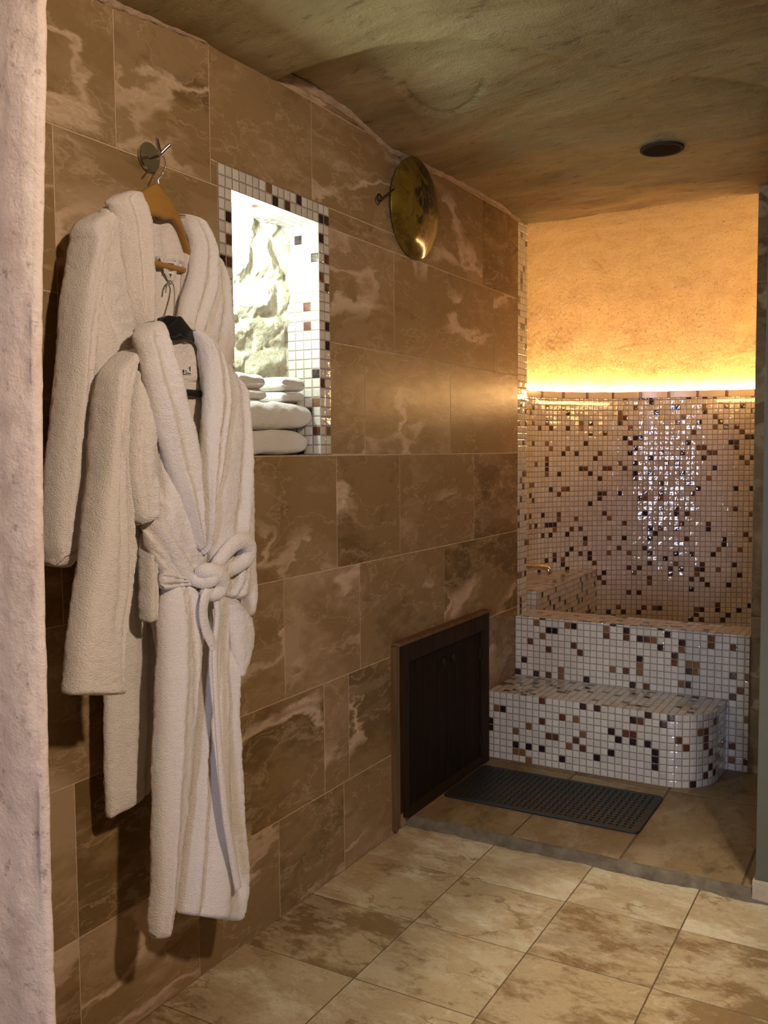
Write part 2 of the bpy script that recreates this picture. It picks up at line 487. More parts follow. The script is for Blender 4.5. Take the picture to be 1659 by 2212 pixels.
def mosaic_prism(name, plan, z0, z1, label, cat, seed=0.0, parent=None, top=True):
    V, Fc, UV = strip_uv(plan, z0, z1, seed, seed + PITCH * 0.0, closed=True)
    if top:
        b = len(V); V += [(p[0], p[1], z1) for p in plan]
        Fc.append(tuple(range(b, b + len(plan))))
        UV += [(p[0] - plan[0][0] + 5 * seed, p[1] - plan[0][1] + 3 * seed) for p in plan]
    o = mesh_obj(name, V, Fc, M['mosaic'], parent, smooth=False, uvs=UV)
    if label: tag(o, label, cat)
    return o

# shower curb, its right end against the marble pilaster
mosaic_prism('mosaic_curb', [(-1.449, 3.637), (-0.515, 3.637), (-0.515, 3.83), (-1.449, 3.83)], RZ, RZ + PITCH * 19.3,
             'tall white mosaic parapet with brown and purple tiles behind the low step', 'parapet', 27 * PITCH)
r_ = 0.165; arc = []
for k in range(11):
    a = -PI / 2 + PI / 2 * k / 10
    arc.append((-0.598 - r_ + r_ * math.cos(a), 3.34 + r_ + r_ * math.sin(a)))
mosaic_prism('mosaic_step', [(-1.449, 3.34)] + arc + [(-0.592, 3.636), (-1.449, 3.636)], RZ, RZ + PITCH * 9.9,
             'low mosaic step with rounded right corner in front of the parapet', 'step', 61 * PITCH)
# left jamb of the alcove
V, Fc, UV = strip_uv([(-1.449, WEND), (-1.449, 3.765), (-1.62, 3.765)], RZ, 2.30, 150 * PITCH, 0)
b = len(V)
tag(mesh_obj('wall_jamb', V, Fc, M['mosaic'], smooth=False, uvs=UV), kind='structure')

# curved back wall of the alcove
def dep(px, d):
    s = (px - CX) / F_PX * d
    v = R @ np.array([s, 0, -d])
    return np.array([CAM[0] + v[0], CAM[1] + v[1]])
bc = [np.array([-1.60, 3.765]), np.array([-1.83, 3.95]), np.array([-1.88, 4.20])]
for px, d in [(1120, 4.73), (1160, 4.85), (1200, 4.92), (1260, 4.98), (1340, 5.0), (1430, 4.955), (1520, 4.90), (1610, 4.86), (1690, 4.80), (1760, 4.66)]:
    bc.append(dep(px, d))
bc += [np.array([-0.24, 4.45]), np.array([-0.22, 4.15]), np.array([-0.30, 3.85]), np.array([-0.45, 3.79])]
BC = catmull(bc, 160)
NRM = np.gradient(BC, axis=0); NRM /= np.linalg.norm(NRM, axis=1)[:, None]
NRM = np.stack([NRM[:, 1], -NRM[:, 0]], 1)       # towards the room
LEDGE = 1.560
V, Fc, UV = strip_uv([tuple(p) for p in BC], RZ, LEDGE - 0.034, 200 * PITCH, 0)
bp = [tuple(BC[i] + NRM[i] * 0.003) for i in range(len(BC)) if BC[i][1] > 3.97 and BC[i][0] < -1.477 and i < 110]
mosaic_prism('mosaic_bench', [(-1.475, bp[-1][1]), (-1.475, 3.97), (bp[0][0], 3.97)] + bp, RZ, 0.607,
             'yellow-lit mosaic bench at the left inside the alcove under the tap', 'bench', 105 * PITCH)
wb = mesh_obj('wall_back', V, Fc, M['mosaic'], smooth=True, uvs=UV)
tag(wb, kind='structure')
# capping row of long tiles
m, nt, p = new_mat('long_cap_tiles'); g = N(nt)
uv = g.coord('UV'); sx = g.add('ShaderNodeSeparateXYZ'); g.link(uv, sx.inputs[0])
fr = g.math('FRACT', g.math('DIVIDE', sx.outputs[0], 0.145))
isb = g.math('LESS_THAN', fr, 0.105)
col = g.mix(isb, (0.62, 0.52, 0.40), (0.20, 0.09, 0.045))
g.link(col, p.inputs['Base Color'])
fr2 = g.math('FRACT', g.math('DIVIDE', g.math('SUBTRACT', sx.outputs[0], 0.0152), 0.145))
e = g.math('MINIMUM', g.math('MINIMUM', fr, g.math('SUBTRACT', 1.0, fr)), g.math('MINIMUM', fr2, g.math('SUBTRACT', 1.0, fr2)))
g.link(g.bump(g.ramp(e, [(0.0, 0.0), (0.02, 1.0)]), 0.8, 0.002), p.inputs['Normal'])
p.inputs['Roughness'].default_value = 0.15
M['cap'] = m
O = BC + NRM * 0.006
cum = np.concatenate([[0], np.cumsum(np.linalg.norm(np.diff(BC, axis=0), axis=1))])
V = []; Fc = []; UV = []
prof = [(0.0, LEDGE - 0.036), (0.006, LEDGE - 0.034), (0.008, LEDGE - 0.004), (0.004, LEDGE), (-0.035, LEDGE), (-0.10, LEDGE)]
for i in range(len(BC)):
    for d, z in prof: V.append((*(BC[i] + NRM[i] * d), z))
L = len(prof)
for i in range(len(BC) - 1):
    for k in range(L - 1):
        Fc.append((i * L + k, (i + 1) * L + k, (i + 1) * L + k + 1, i * L + k + 1))
        UV += [(cum[i], k * 0.01), (cum[i + 1], k * 0.01), (cum[i + 1], k * 0.01 + 0.01), (cum[i], k * 0.01 + 0.01)]
tag(mesh_obj('trim_2', V, Fc, M['cap'], smooth=False, uvs=UV), kind='structure')
# LED strip lying on the ledge
path = [(*(BC[i] - NRM[i] * 0.026), LEDGE + 0.0085 + 0.0015 * math.sin(i * 0.7)) for i in range(14, 148, 3)]
led = tube_obj('light_strip', path, 0.0065, M['led'], n=8, m=220)
tag(led, 'glowing warm light strip running along the ledge on top of the mosaic back wall', 'light strip')

# rock vault above the ledge
nu, nv = 420, 260
idx = np.linspace(0, len(BC) - 1, nu)
bx = np.interp(idx, np.arange(len(BC)), BC[:, 0]); by = np.interp(idx, np.arange(len(BC)), BC[:, 1])
nx_ = np.interp(idx, np.arange(len(BC)), NRM[:, 0]); ny_ = np.interp(idx, np.arange(len(BC)), NRM[:, 1])
V = []; Fc = []
for i in range(nu):
    u = i / (nu - 1)
    B = np.array([bx[i] - nx_[i] * 0.050, by[i] - ny_[i] * 0.050, LEDGE - 0.01])
    lipx = -1.75 + 1.50 * u
    arch = 0.0
    T = np.array([lipx, 3.735, 2.215 - 0.030 * math.exp(-((lipx + 1.50) / 0.12) ** 2)])
    side = min(1.0, (B[1] - 3.7) / 1.0)
    P1 = B + np.array([0, 0, 0.40]); P2 = T + np.array([(B[0] - T[0]) * 0.3, 0.80 * side, 0.15 * side])
    for j in range(nv):
        t = j / (nv - 1)
        q = (1 - t) ** 3 * B + 3 * (1 - t) ** 2 * t * P1 + 3 * (1 - t) * t * t * P2 + t ** 3 * T
        v3 = Vector(q)
        k = 0.022 * noise.noise(v3 * 2.3) + 0.010 * noise.noise(v3 * 7) + 0.0022 * noise.noise(Vector((q[0] * 38, q[1] * 38, q[2] * 20))) + (0.0018 + 0.0030 * max(0, 1 - 1.8 * t)) * noise.noise(Vector((q[0] * 120, q[1] * 120, q[2] * 48)))
        k *= min(1.0, 6 * t) * 1.0 + 0.1
        q = q + np.array([nx_[i] * k * (1 - t), ny_[i] * k * (1 - t), -k * t])
        V.append(q)
    V[-1] = V[-2] + np.array([0, -0.004, 0.22])
for i in range(nu - 1):
    for j in range(nv - 1):
        a = i * nv + j
        Fc.append((a, a + nv, a + nv + 1, a + 1))
vault = mesh_obj('wall_vault', V, Fc, M['vault'])
tag(vault, kind='structure')

# ------------------------------------------------------------------ ceiling
crack = [np.array(at(x, y, 2, 2.24)[:2]) for x, y in [(560, 175), (640, 135), (700, 123), (800, 115), (900, 112), (1000, 112), (1100, 118), (1200, 132), (1300, 152), (1400, 165), (1500, 178), (1659, 196), (1750, 205)]]
crackc = catmull(crack, 200)
flake = catmull([np.array(at(x, y, 2, 2.24)[:2]) for x, y in [(870, 192), (890, 214), (920, 230), (965, 236), (1005, 228), (1035, 208), (1048, 190)]], 50)
X = np.linspace(-1.50, 2.1, 330)
Y = np.concatenate([np.linspace(-4.6, 0.6, 60)[:-1], np.linspace(0.6, 3.745, 330)])
XX, YY = np.meshgrid(X, Y, indexing='ij')
zw = np.interp(YY, [0.5, 1.43, 1.72, 2.1, 2.36, 2.575, 3.12, 3.47, 3.68], [2.17, 2.172, 2.205, 2.232, 2.230, 2.196, 2.218, 2.222, 2.200])
zi = np.interp(YY, [0.5, 2.0, 3.0, 3.45, 3.74], [2.28, 2.27, 2.245, 2.225, 2.20])
w = np.clip((XX - WX) / 0.45, 0, 1); w = w * w * (3 - 2 * w)
Z = zw * (1 - w) + zi * w
ZN = np.zeros_like(Z)
for i in range(Z.shape[0]):
    for j in range(Z.shape[1]):
        x, y = XX[i, j], YY[i, j]
        ZN[i, j] = 0.020 * noise.noise(Vector((x * 1.6, y * 3.0, 0))) + 0.008 * noise.noise(Vector((x * 5, y * 11, 2))) + \
                   0.0022 * noise.noise(Vector((x * 16, y * 30, 5))) + 0.0015 * noise.noise(Vector((x * 60, y * 90, 5)))
Z += ZN * np.clip(w + 0.35, 0, 1)
def pl_dist(line):
    D = np.full(XX.shape, 9.0); SG = np.zeros(XX.shape)
    for a, b in zip(line[:-1], line[1:]):
        d = b - a; l2 = d @ d + 1e-12
        t = np.clip(((XX - a[0]) * d[0] + (YY - a[1]) * d[1]) / l2, 0, 1)
        qx = XX - a[0] - t * d[0]; qy = YY - a[1] - t * d[1]
        dd = np.sqrt(qx ** 2 + qy ** 2)
        s = np.sign(d[0] * qy - d[1] * qx)
        SG = np.where(dd < D, s, SG); D = np.minimum(D, dd)
    return D, SG
D, SG = pl_dist(crackc)
near = np.exp(-(D / 0.25) ** 2)
Z += 0.034 * near * (1 / (1 + np.exp(-SG * D / 0.008)) - 0.5) + 0.020 * np.exp(-(D / 0.011) ** 2)
D2, SG2 = pl_dist(flake)
Z += 0.009 * np.exp(-(D2 / 0.007) ** 2) - 0.006 * np.exp(-(D2 / 0.05) ** 2) * (SG2 > 0)
X_GRID, Y_GRID = X, Y
ik = int(np.argmin(abs(X + 0.74))); jk = int(np.argmin(abs(Y - 3.14)))
zc_ = float(Z[ik, jk])
sc_ = at(1430, 322, 2, zc_ - 0.003)
# the rock is trimmed flat where the spotlight is let in
rd_ = np.sqrt((XX - sc_[0]) ** 2 + (YY - sc_[1]) ** 2)
fl_ = 1 / (1 + np.exp((rd_ - 0.095) / 0.010))
Z = Z * (1 - fl_) + zc_ * fl_
V = np.stack([XX.ravel(), YY.ravel(), Z.ravel()], 1)
nyy = len(Y)
Fc = [(i * nyy + j, i * nyy + j + 1, (i + 1) * nyy + j + 1, (i + 1) * nyy + j) for i in range(len(X) - 1) for j in range(nyy - 1)]
ceil = mesh_obj('ceiling', V, Fc, M['ceiling'])
tag(ceil, kind='structure')

# ragged mortar seam where the rock meets the marble
V = []; Fc = []
ns = 420; nk = 9
for i in range(ns + 1):
    y = 0.6 + (WEND - 0.6) * i / ns
    zc = float(np.interp(y, [0.5, 1.43, 1.72, 2.1, 2.36, 2.575, 3.12, 3.47, 3.68], [2.17, 2.172, 2.205, 2.232, 2.230, 2.196, 2.218, 2.222, 2.200]))
    rr = 0.013 + 0.006 * noise.noise(Vector((y * 4, 0, 0))) + 0.004 * noise.noise(Vector((y * 17, 5, 0))) + 0.008 * math.exp(-((y - 2.68) / 0.12) ** 2)
    for k in range(nk):
        a = -0.25 + (PI / 2 + 0.5) * k / (nk - 1)
        r2 = rr * (1 + 0.35 * noise.noise(Vector((y * 45, k * 0.8, 3))))
        V.append((WX + r2 * math.cos(a) * 0.8, y, zc + 0.006 - r2 * 1.25 * math.sin(a)))
for i in range(ns):
    for k in range(nk - 1):
        a = i * nk + k
        Fc.append((a, a + nk, a + nk + 1, a + 1))
tag(mesh_obj('trim_3', V, Fc, M['mortar_light']), kind='structure')

# ------------------------------------------------------------------ right side, pillar and the room behind
V = []; Fc = []; UV = []
pil = tiled('wall_right', [(-0.515, 0.0, 2.05, 0.62), (-0.515, 0.62, 2.05, 1.24), (-0.515, 1.24, 2.05, 1.86), (-0.515, 1.86, 2.05, 2.4)],
            lambda a, b, h: (a, 3.652 - h, b), M['pilaster'], M['grout'], backing=[(-0.515, 0.0, 2.05, 2.4)])
tag(pil, kind='structure')
box('wall_right_reveal', (-0.5145, 3.653, RZ), (-0.30, 3.80, 2.4), M['pilaster'])['kind'] = 'structure'
post = box('door_frame', (-0.351, 2.665, RZ + 0.028), (-0.16, 2.79, 2.36), M['green_paint'], bevel=0.003)
tag(post, kind='structure'); post.name = 'door_1'
pb = box('trim_4', (-0.358, 2.655, 0.0), (-0.15, 2.80, RZ + 0.028), M['plinth'], bevel=0.003)
tag(pb, kind='structure')

# rough plaster pier the picture looks past, at the left
pe = [(-60, 92), (0, 88), (130, 86), (300, 84), (560, 79), (800, 78), (1100, 80), (1250, 83), (1600, 91), (1900, 98), (2050, 103), (2212, 108), (2400, 113)]
V = []; Fc = []
PYF = 0.80
zs = np.linspace(0.0, 2.33, 240)
ez = []; ex = []
for py, px in pe:
    q = at(px, py, 1, PYF); ez.append(q[2]); ex.append(q[0])
ez = np.array(ez)[::-1]; ex = np.array(ex)[::-1]
prof_n = 60
for z in zs:
    e = float(np.interp(z, ez, ex)) + 0.0025 * noise.noise(Vector((3, 0, z * 22))) + 0.0012 * noise.noise(Vector((3, 0, z * 70)))
    for k in range(prof_n):
        if k < 42:      # front face, from far left to the rounded edge
            t = k / 41
            x = (WX - 0.12) + (e - 0.012 - (WX - 0.12)) * t; y = PYF
            y += 0.006 * noise.noise(Vector((x * 6, 0, z * 6))) + 0.0022 * noise.noise(Vector((x * 35, 0, z * 30)))
            y -= 0.004 * math.exp(-((x - e + 0.045) / 0.02) ** 2)
        elif k < 50:
            a = (k - 41) / 9 * PI / 2
            x = e - 0.012 + 0.012 * math.sin(a); y = PYF + 0.012 - 0.012 * math.cos(a)
        else:
            t = (k - 49) / 10
            x = e; y = PYF + 0.012 + t * 0.14
            x += 0.003 * noise.noise(Vector((0, y * 20, z * 20)))
            x -= 0.24 * t
        V.append((x, y, z))
for i in range(len(zs) - 1):
    for k in range(prof_n - 1):
        a = i * prof_n + k
        Fc.append((a, a + 1, a + prof_n + 1, a + prof_n))
pier = mesh_obj('wall_pier', V, Fc, M['plaster'])
tag(pier, kind='structure')

tag(box('wall_east', (2.05, -4.6, 0.0), (2.15, 3.8, 2.4), M['far_wall']), kind='structure')
tag(box('wall_rear', (-2.0, -4.7, 0.0), (2.15, -4.6, 2.4), M['far_wall']), kind='structure')

# ------------------------------------------------------------------ wall niche
n_y0, n_z0, n_y1, n_z1 = NICHE
fw = 2 * PITCH
V = []; Fc = []; UV = []
def q4(pts, uvs):
    b = len(V); V.extend(pts); Fc.append((b, b + 1, b + 2, b + 3)); UV.extend(uvs)
xf = WX + 0.0035
iy0, iy1, iz1 = n_y0 + fw - 0.006, n_y1 - fw, n_z1 - fw
u0 = 311 * PITCH
def plane_q(y0, z0, y1, z1):
    q4([(xf, y0, z0), (xf, y1, z0), (xf, y1, z1), (xf, y0, z1)], [(u0 + y0 - n_y0, z0 - n_z0), (u0 + y1 - n_y0, z0 - n_z0), (u0 + y1 - n_y0, z1 - n_z0), (u0 + y0 - n_y0, z1 - n_z0)])
# uv snapped so whole tiles fill the frame
def frame_q(y0, z0, y1, z1, nu_, nv_, su, sv):
    q4([(xf, y0, z0), (xf, y1, z0), (xf, y1, z1), (xf, y0, z1)],
       [(su * PITCH, sv * PITCH), ((su + nu_) * PITCH, sv * PITCH), ((su + nu_) * PITCH, (sv + nv_) * PITCH), (su * PITCH, (sv + nv_) * PITCH)])
frame_q(n_y0, n_z0, iy0, iz1, 2, 24, 311, 40)
frame_q(n_y0, iz1, n_y1, n_z1, 18, 2, 502, 88)
frame_q(iy1, n_z0, n_y1, iz1, 2, 24, 327, 40)
DX = 0.17
# rim of the raised frame
for (a, b) in (((n_y0, n_z0), (n_y0, n_z1)), ((n_y0, n_z1), (n_y1, n_z1)), ((n_y1, n_z1), (n_y1, n_z0))):
    q4([(xf, a[0], a[1]), (xf, b[0], b[1]), (WX - 0.001, b[0], b[1]), (WX - 0.001, a[0], a[1])], [(0.0005, 0.0005)] * 4)
def reveal(a, b, su, sv, nl):
    nd = DX / PITCH
    q4([(xf, *a), (xf, *b), (WX - DX, *b), (WX - DX, *a)], [(su * PITCH, sv * PITCH), (su * PITCH, (sv + nl) * PITCH), ((su + nd) * PITCH, (sv + nl) * PITCH), ((su + nd) * PITCH, sv * PITCH)])
reveal((iy1, n_z0), (iy1, iz1), 340, 40, 24)
reveal((iy0, n_z0), (iy0, iz1), 350, 40, 24)
reveal((iy0, iz1), (iy1, iz1), 360, 40, 14)
reveal((iy0, n_z0), (iy1, n_z0), 370, 40, 14)
tag(mesh_obj('wall_niche', V, Fc, M['mosaic'], smooth=False, uvs=UV), kind='structure')
# rubble stone at the back of the niche
V = []; Fc = []
nyk, nzk = 90, 150
for i in range(nyk):
    for j in range(nzk):
        y = iy0 - 0.004 + (iy1 - iy0 + 0.008) * i / (nyk - 1); z = n_z0 - 0.002 + (iz1 - n_z0 + 0.006) * j / (nzk - 1)
        q = Vector((y * 8.5, z * 10.5, 0.4))
        d, _ = noise.voronoi(q + Vector((0.25 * noise.noise(q * 0.8), 0.25 * noise.noise(q * 0.8 + Vector((5, 5, 5))), 0)))
        h = min(0.022, 0.040 * (d[1] - d[0])) + 0.010 * noise.noise(Vector((y * 22, z * 22, 1))) + 0.004 * noise.noise(Vector((y * 80, z * 80, 1)))
        lean = 0.055 * max(0.0, (y - iy0) / (iy1 - iy0)) ** 2
        low = min(1, max(0, (z - 1.36) / 0.1))
        V.append((WX - DX + 0.004 + (h + lean) * (0.25 + 0.75 * low), y, z))
for i in range(nyk - 1):
    for j in range(nzk - 1):
        a = i * nzk + j
        Fc.append((a, a + nzk, a + nzk + 1, a + 1))
tag(mesh_obj('wall_niche_stone', V, Fc, M['niche_rock']), kind='structure')
# small puck lamp at the top left of the niche
def disc(center, axis, r, h, n=32, bev=0.002):
    bm = bmesh.new()
    rot = Vector((0, 0, 1)).rotation_difference(Vector(axis).normalized()).to_matrix().to_4x4()
    mt = Matrix.Translation(Vector(center)) @ rot
    bmesh.ops.create_cone(bm, cap_ends=True, segments=n, radius1=r, radius2=r, depth=h, matrix=mt)
    ed = [e for e in bm.edges if len(e.link_faces) == 2 and any(len(f.verts) > 4 for f in e.link_faces)]
    if bev: bmesh.ops.bevel(bm, geom=ed, offset=bev, segments=2, affect='EDGES')
    return bm
lx, lz = WX - 0.055, 1.815
lamp = empty('niche_lamp', (lx, iy0, lz), 'small blinding white lamp at the upper left inside the towel niche', 'lamp')
ax = (0.0, 1, -0.35)
bm_obj('housing', disc((lx, iy0 + 0.010, lz + 0.004), ax, 0.024, 0.018), M['chrome'], lamp, smooth=False)
bm_obj('lens', disc((lx, iy0 + 0.0205, lz), ax, 0.019, 0.005), M['cool_led'], lamp)

# ------------------------------------------------------------------ towels
def rounded_slab(cx, cy, z0, wx, wy, h, layers=1, seed=0, name='layer', sag=0.004):
    """one folded towel: soft slab, rounded fold on the sides; layers give stacked folds"""
    n1, n2 = 60, 40
    V = []; Fc = []
    for i in range(n1):
        t = i / (n1 - 1) * 2 - 1                       # along y
        for k in range(n2):
            a = 2 * PI * k / n2
            ca, sa = math.cos(a), math.sin(a)
            sx = math.copysign(abs(ca) ** 0.42, ca); sz = math.copysign(abs(sa) ** 0.55, sa)
            end = (1 - abs(t) ** 9) ** 0.5
            x = cx + wx / 2 * sx * (0.93 + 0.07 * end)
            y = cy + wy / 2 * t
            zz = h / 2 * sz * end
            zz += 0.10 * h * noise.noise(Vector((x * 14 + seed, y * 14, sz * 0.7))) * end
            if sa > 0: zz -= sag * (1 - t * t) * 0.0
            gr = 0
            if layers > 1 and abs(sa) < 0.999:
                u = (sz + 1) / 2 * layers
                gr = 0.0055 * math.exp(-((u - round(u)) / 0.16) ** 2) * (1 if 0 < round(u) < layers else 0)
            x -= gr * sx; y -= gr * t * (abs(t) ** 6) * 1.6
            x += 0.0025 * noise.noise(Vector((y * 30, zz * 60, seed)))
            V.append((x, y, z0 + h / 2 + zz))
    for i in range(n1 - 1):
        for k in range(n2):
            k2 = (k + 1) % n2
            Fc.append((i * n2 + k, (i + 1) * n2 + k, (i + 1) * n2 + k2, i * n2 + k2))
    Fc.append(tuple(range(n2))); Fc.append(tuple((n1 - 1) * n2 + k for k in range(n2))[::-1])
    return V, Fc
tz = n_z0
def towel(cx, cy, z0, wx, wy, h, layers, label, seed, group=None):
    V, Fc = rounded_slab(cx, cy, z0, wx, wy, h, layers, seed)
    o = mesh_obj('folded_towel', V, Fc, M['towel'])
    return tag(o, label, 'towel', group)
towel(-1.530, 1.972, tz + 0.0005, 0.125, 0.335, 0.066, 1, 'thick white bath towel folded flat at the very bottom of the niche', 1)
towel(-1.527, 1.980, tz + 0.0685, 0.130, 0.345, 0.074, 1, 'thick white bath towel resting on another, right beneath the hand towels', 2)
hy1, hy2 = at(543, 845, 0, -1.5)[1], at(618, 845, 0, -1.5)[1]
towel(-1.520, hy1 - 0.022, tz + 0.1435, 0.09, 0.115, 0.026, 1, 'white hand towel at the bottom of the left small stack', 3)
towel(-1.521, hy1 - 0.022, tz + 0.170, 0.085, 0.11, 0.042, 2, 'white hand towel rolled double on top of the left small stack, partly behind the robes', 4)
towel(-1.517, hy2 + 0.0, tz + 0.1435, 0.085, 0.105, 0.028, 1, 'white hand towel at the bottom of the right small stack', 5)
towel(-1.518, hy2 + 0.002, tz + 0.172, 0.088, 0.105, 0.042, 2, 'white hand towel folded double on top of the right small stack', 6)

# ------------------------------------------------------------------ oval plate on the wall
m, nt, p = new_mat('glazed_ochre'); g = N(nt); co = g.coord()
base = g.ramp(g.noise(co, 16, 8, 0.7, 0.8), [(0.3, (0.055, 0.022, 0.004)), (0.5, (0.14, 0.085, 0.010)), (0.7, (0.20, 0.14, 0.018))])
vo = g.add('ShaderNodeVectorMath', operation='DISTANCE')
g.link(g.vmath('ADD', g.vmath('MULTIPLY', co, (0, 1, 0.62)), g.vmath('SCALE', g.noise(co, 14, 5, 0.7, 0.0, True), 0.09)), vo.inputs[0])
vo.inputs[1].default_value = (0.045, 2.738 + 0.045, 2.07 * 0.62 + 0.045)
blob = g.ramp(vo.outputs['Value'], [(0.072, 1.0), (0.086, 0.0)])
inner = g.ramp(g.noise(co, 22, 4, 0.6, 1.2), [(0.5, 1.0), (0.56, 0.15)])
col = g.mix(g.math('MULTIPLY', blob, inner), base, (0.008, 0.007, 0.004))
g.link(col, p.inputs['Base Color']); p.inputs['Roughness'].default_value = 0.14
p.inputs['Coat Weight'].default_value = 0.1
g.link(g.bump(g.noise(co, 30, 3), 0.05, 0.01), p.inputs['Normal'])
M['glaze'] = m
pc = np.array([WX + 0.018, 2.724, 2.040])
plate = empty('wall_plate', tuple(pc), 'round ochre glazed dish with dark painted blotches hung high on the marble wall', 'wall plate')
V = []; Fc = []; nr, na = 22, 72
Rp = 0.158
profp = [(0.0, 0.040)] + [(Rp * math.sin(t) / math.sin(1.0), 0.040 * (math.cos(t) - math.cos(1.0)) / (1 - math.cos(1.0))) for t in np.linspace(0.08, 1.0, 16)] + [(Rp + 0.003, -0.003), (Rp, -0.008), (Rp * 0.93, -0.010), (Rp * 0.6, -0.010), (0.0, -0.010)]
tilt = 0.05
for (r, h) in profp:
    for k in range(na):
        a = 2 * PI * k / na
        y = r * math.cos(a); z = r * math.sin(a)
        V.append((pc[0] + h + z * tilt, pc[1] + y * 1.03, pc[2] + z))
for i in range(len(profp) - 1):
    for k in range(na):
        k2 = (k + 1) % na
        Fc.append((i * na + k, i * na + k2, (i + 1) * na + k2, (i + 1) * na + k))
mesh_obj('dish', V, Fc, M['glaze'], plate)
q = at(820, 428, 0, WX + 0.02)
ring = [(q[0] + 0.0, q[1] + 0.011 * math.cos(a), q[2] + 0.011 * math.sin(a)) for a in np.linspace(0, 2 * PI, 13)]
ring2 = [(q[0], pc[1] - 0.150, pc[2] + 0.03), (q[0], q[1] + 0.012, q[2])]
mesh_obj('hanging_ring', *merge([tube(ring, 0.0035, n=8), tube(ring2, 0.003, n=8)]), M['iron'], plate)

# ------------------------------------------------------------------ cabinet let into the wall
cy0, cy1, cz0, cz1 = 2.565, 3.298, RZ + 0.001, 0.634
cab = empty('wall_cabinet', (WX, (cy0 + cy1) / 2, cz0), 'dark wooden two-door cabinet set low in the marble wall beside the mat', 'cabinet')
x0, x1 = WX + 0.0005, WX + 0.028
fwid = 0.072
bm = bmesh.new()
add_box(bm, (x0, cy0 + 0.012, cz0 + 0.04), (x1, cy0 + fwid, cz1 - 0.012))
bm_obj('frame_stile', bm, M['brown_wood'], cab, bevel=0.002)
bm = bmesh.new()
add_box(bm, (x0, cy1 - 0.045, cz0), (x1, cy1, cz1 - 0.012))
bm_obj('frame_stile', bm, M['brown_wood'], cab, bevel=0.002)
bm = bmesh.new(); add_box(bm, (x0, cy0 + fwid + 0.0005, cz1 - 0.075), (x1, cy1 - 0.0455, cz1 - 0.012))
bm_obj('frame_rail', bm, M['brown_wood'], cab, bevel=0.002)
bm = bmesh.new(); add_box(bm, (x0, cy0, cz1 - 0.0115), (x1 + 0.006, cy1, cz1))
bm_obj('top_strip', bm, M['raw_wood'], cab, bevel=0.002)
bm = bmesh.new()
add_box(bm, (x0, cy0 - 0.004, 0.012), (x1 - 0.006, cy0 + 0.0045, cz1 - 0.012))
add_box(bm, (x0, cy0 + 0.0055, 0.02), (x1 - 0.002, cy0 + 0.0115, cz1 - 0.012))
bm_obj('side_strip', bm, M['raw_wood'], cab, bevel=0.001)
bm = bmesh.new()
add_box(bm, (x0, cy0 + fwid + 0.0005, cz0), (x1 - 0.004, cy1 - 0.0455, cz0 + 0.035))
bm_obj('bottom_rail', bm, M['brown_wood'], cab, bevel=0.002)
dm = (cy0 + fwid + cy1 - 0.045) / 2
for side, (a, b) in enumerate(((cy0 + fwid + 0.004, dm - 0.002), (dm + 0.002, cy1 - 0.049))):
    bm = bmesh.new()
    n = 4
    for k in range(n):
        add_box(bm, (x0, a + (b - a) * k / n + 0.0006, cz0 + 0.038), (WX + 0.014, a + (b - a) * (k + 1) / n - 0.0006, cz1 - 0.079))
    d_ = bm_obj('door', bm, M['dark_wood'], cab, bevel=0.0012)
    hy = (b - 0.030) if side == 0 else (a + 0.045)
    bmk = disc((WX + 0.0165, hy, cz1 - 0.13), (1, 0, 0), 0.011, 0.005, 20, 0.001)
    kn = bm_obj('knob_plate', bmk, M['iron'], d_)
    rg = [(WX + 0.022, hy + 0.009 * math.sin(t), cz1 - 0.138 + 0.009 * math.cos(t)) for t in np.linspace(0, 2 * PI, 12)]
    rgo = tube_obj('ring_pull', rg, 0.0017, M['iron'], d_, n=8)
    hyy = (a + 0.004) if side == 0 else (b - 0.004)
    for hz in (0.13, 0.47):
        bmh = bmesh.new(); add_box(bmh, (WX + 0.0142, hyy - 0.012, hz - 0.022), (WX + 0.018, hyy + 0.012, hz + 0.022))
        ho = bm_obj('hinge', bmh, M['iron'], d_, bevel=0.001)

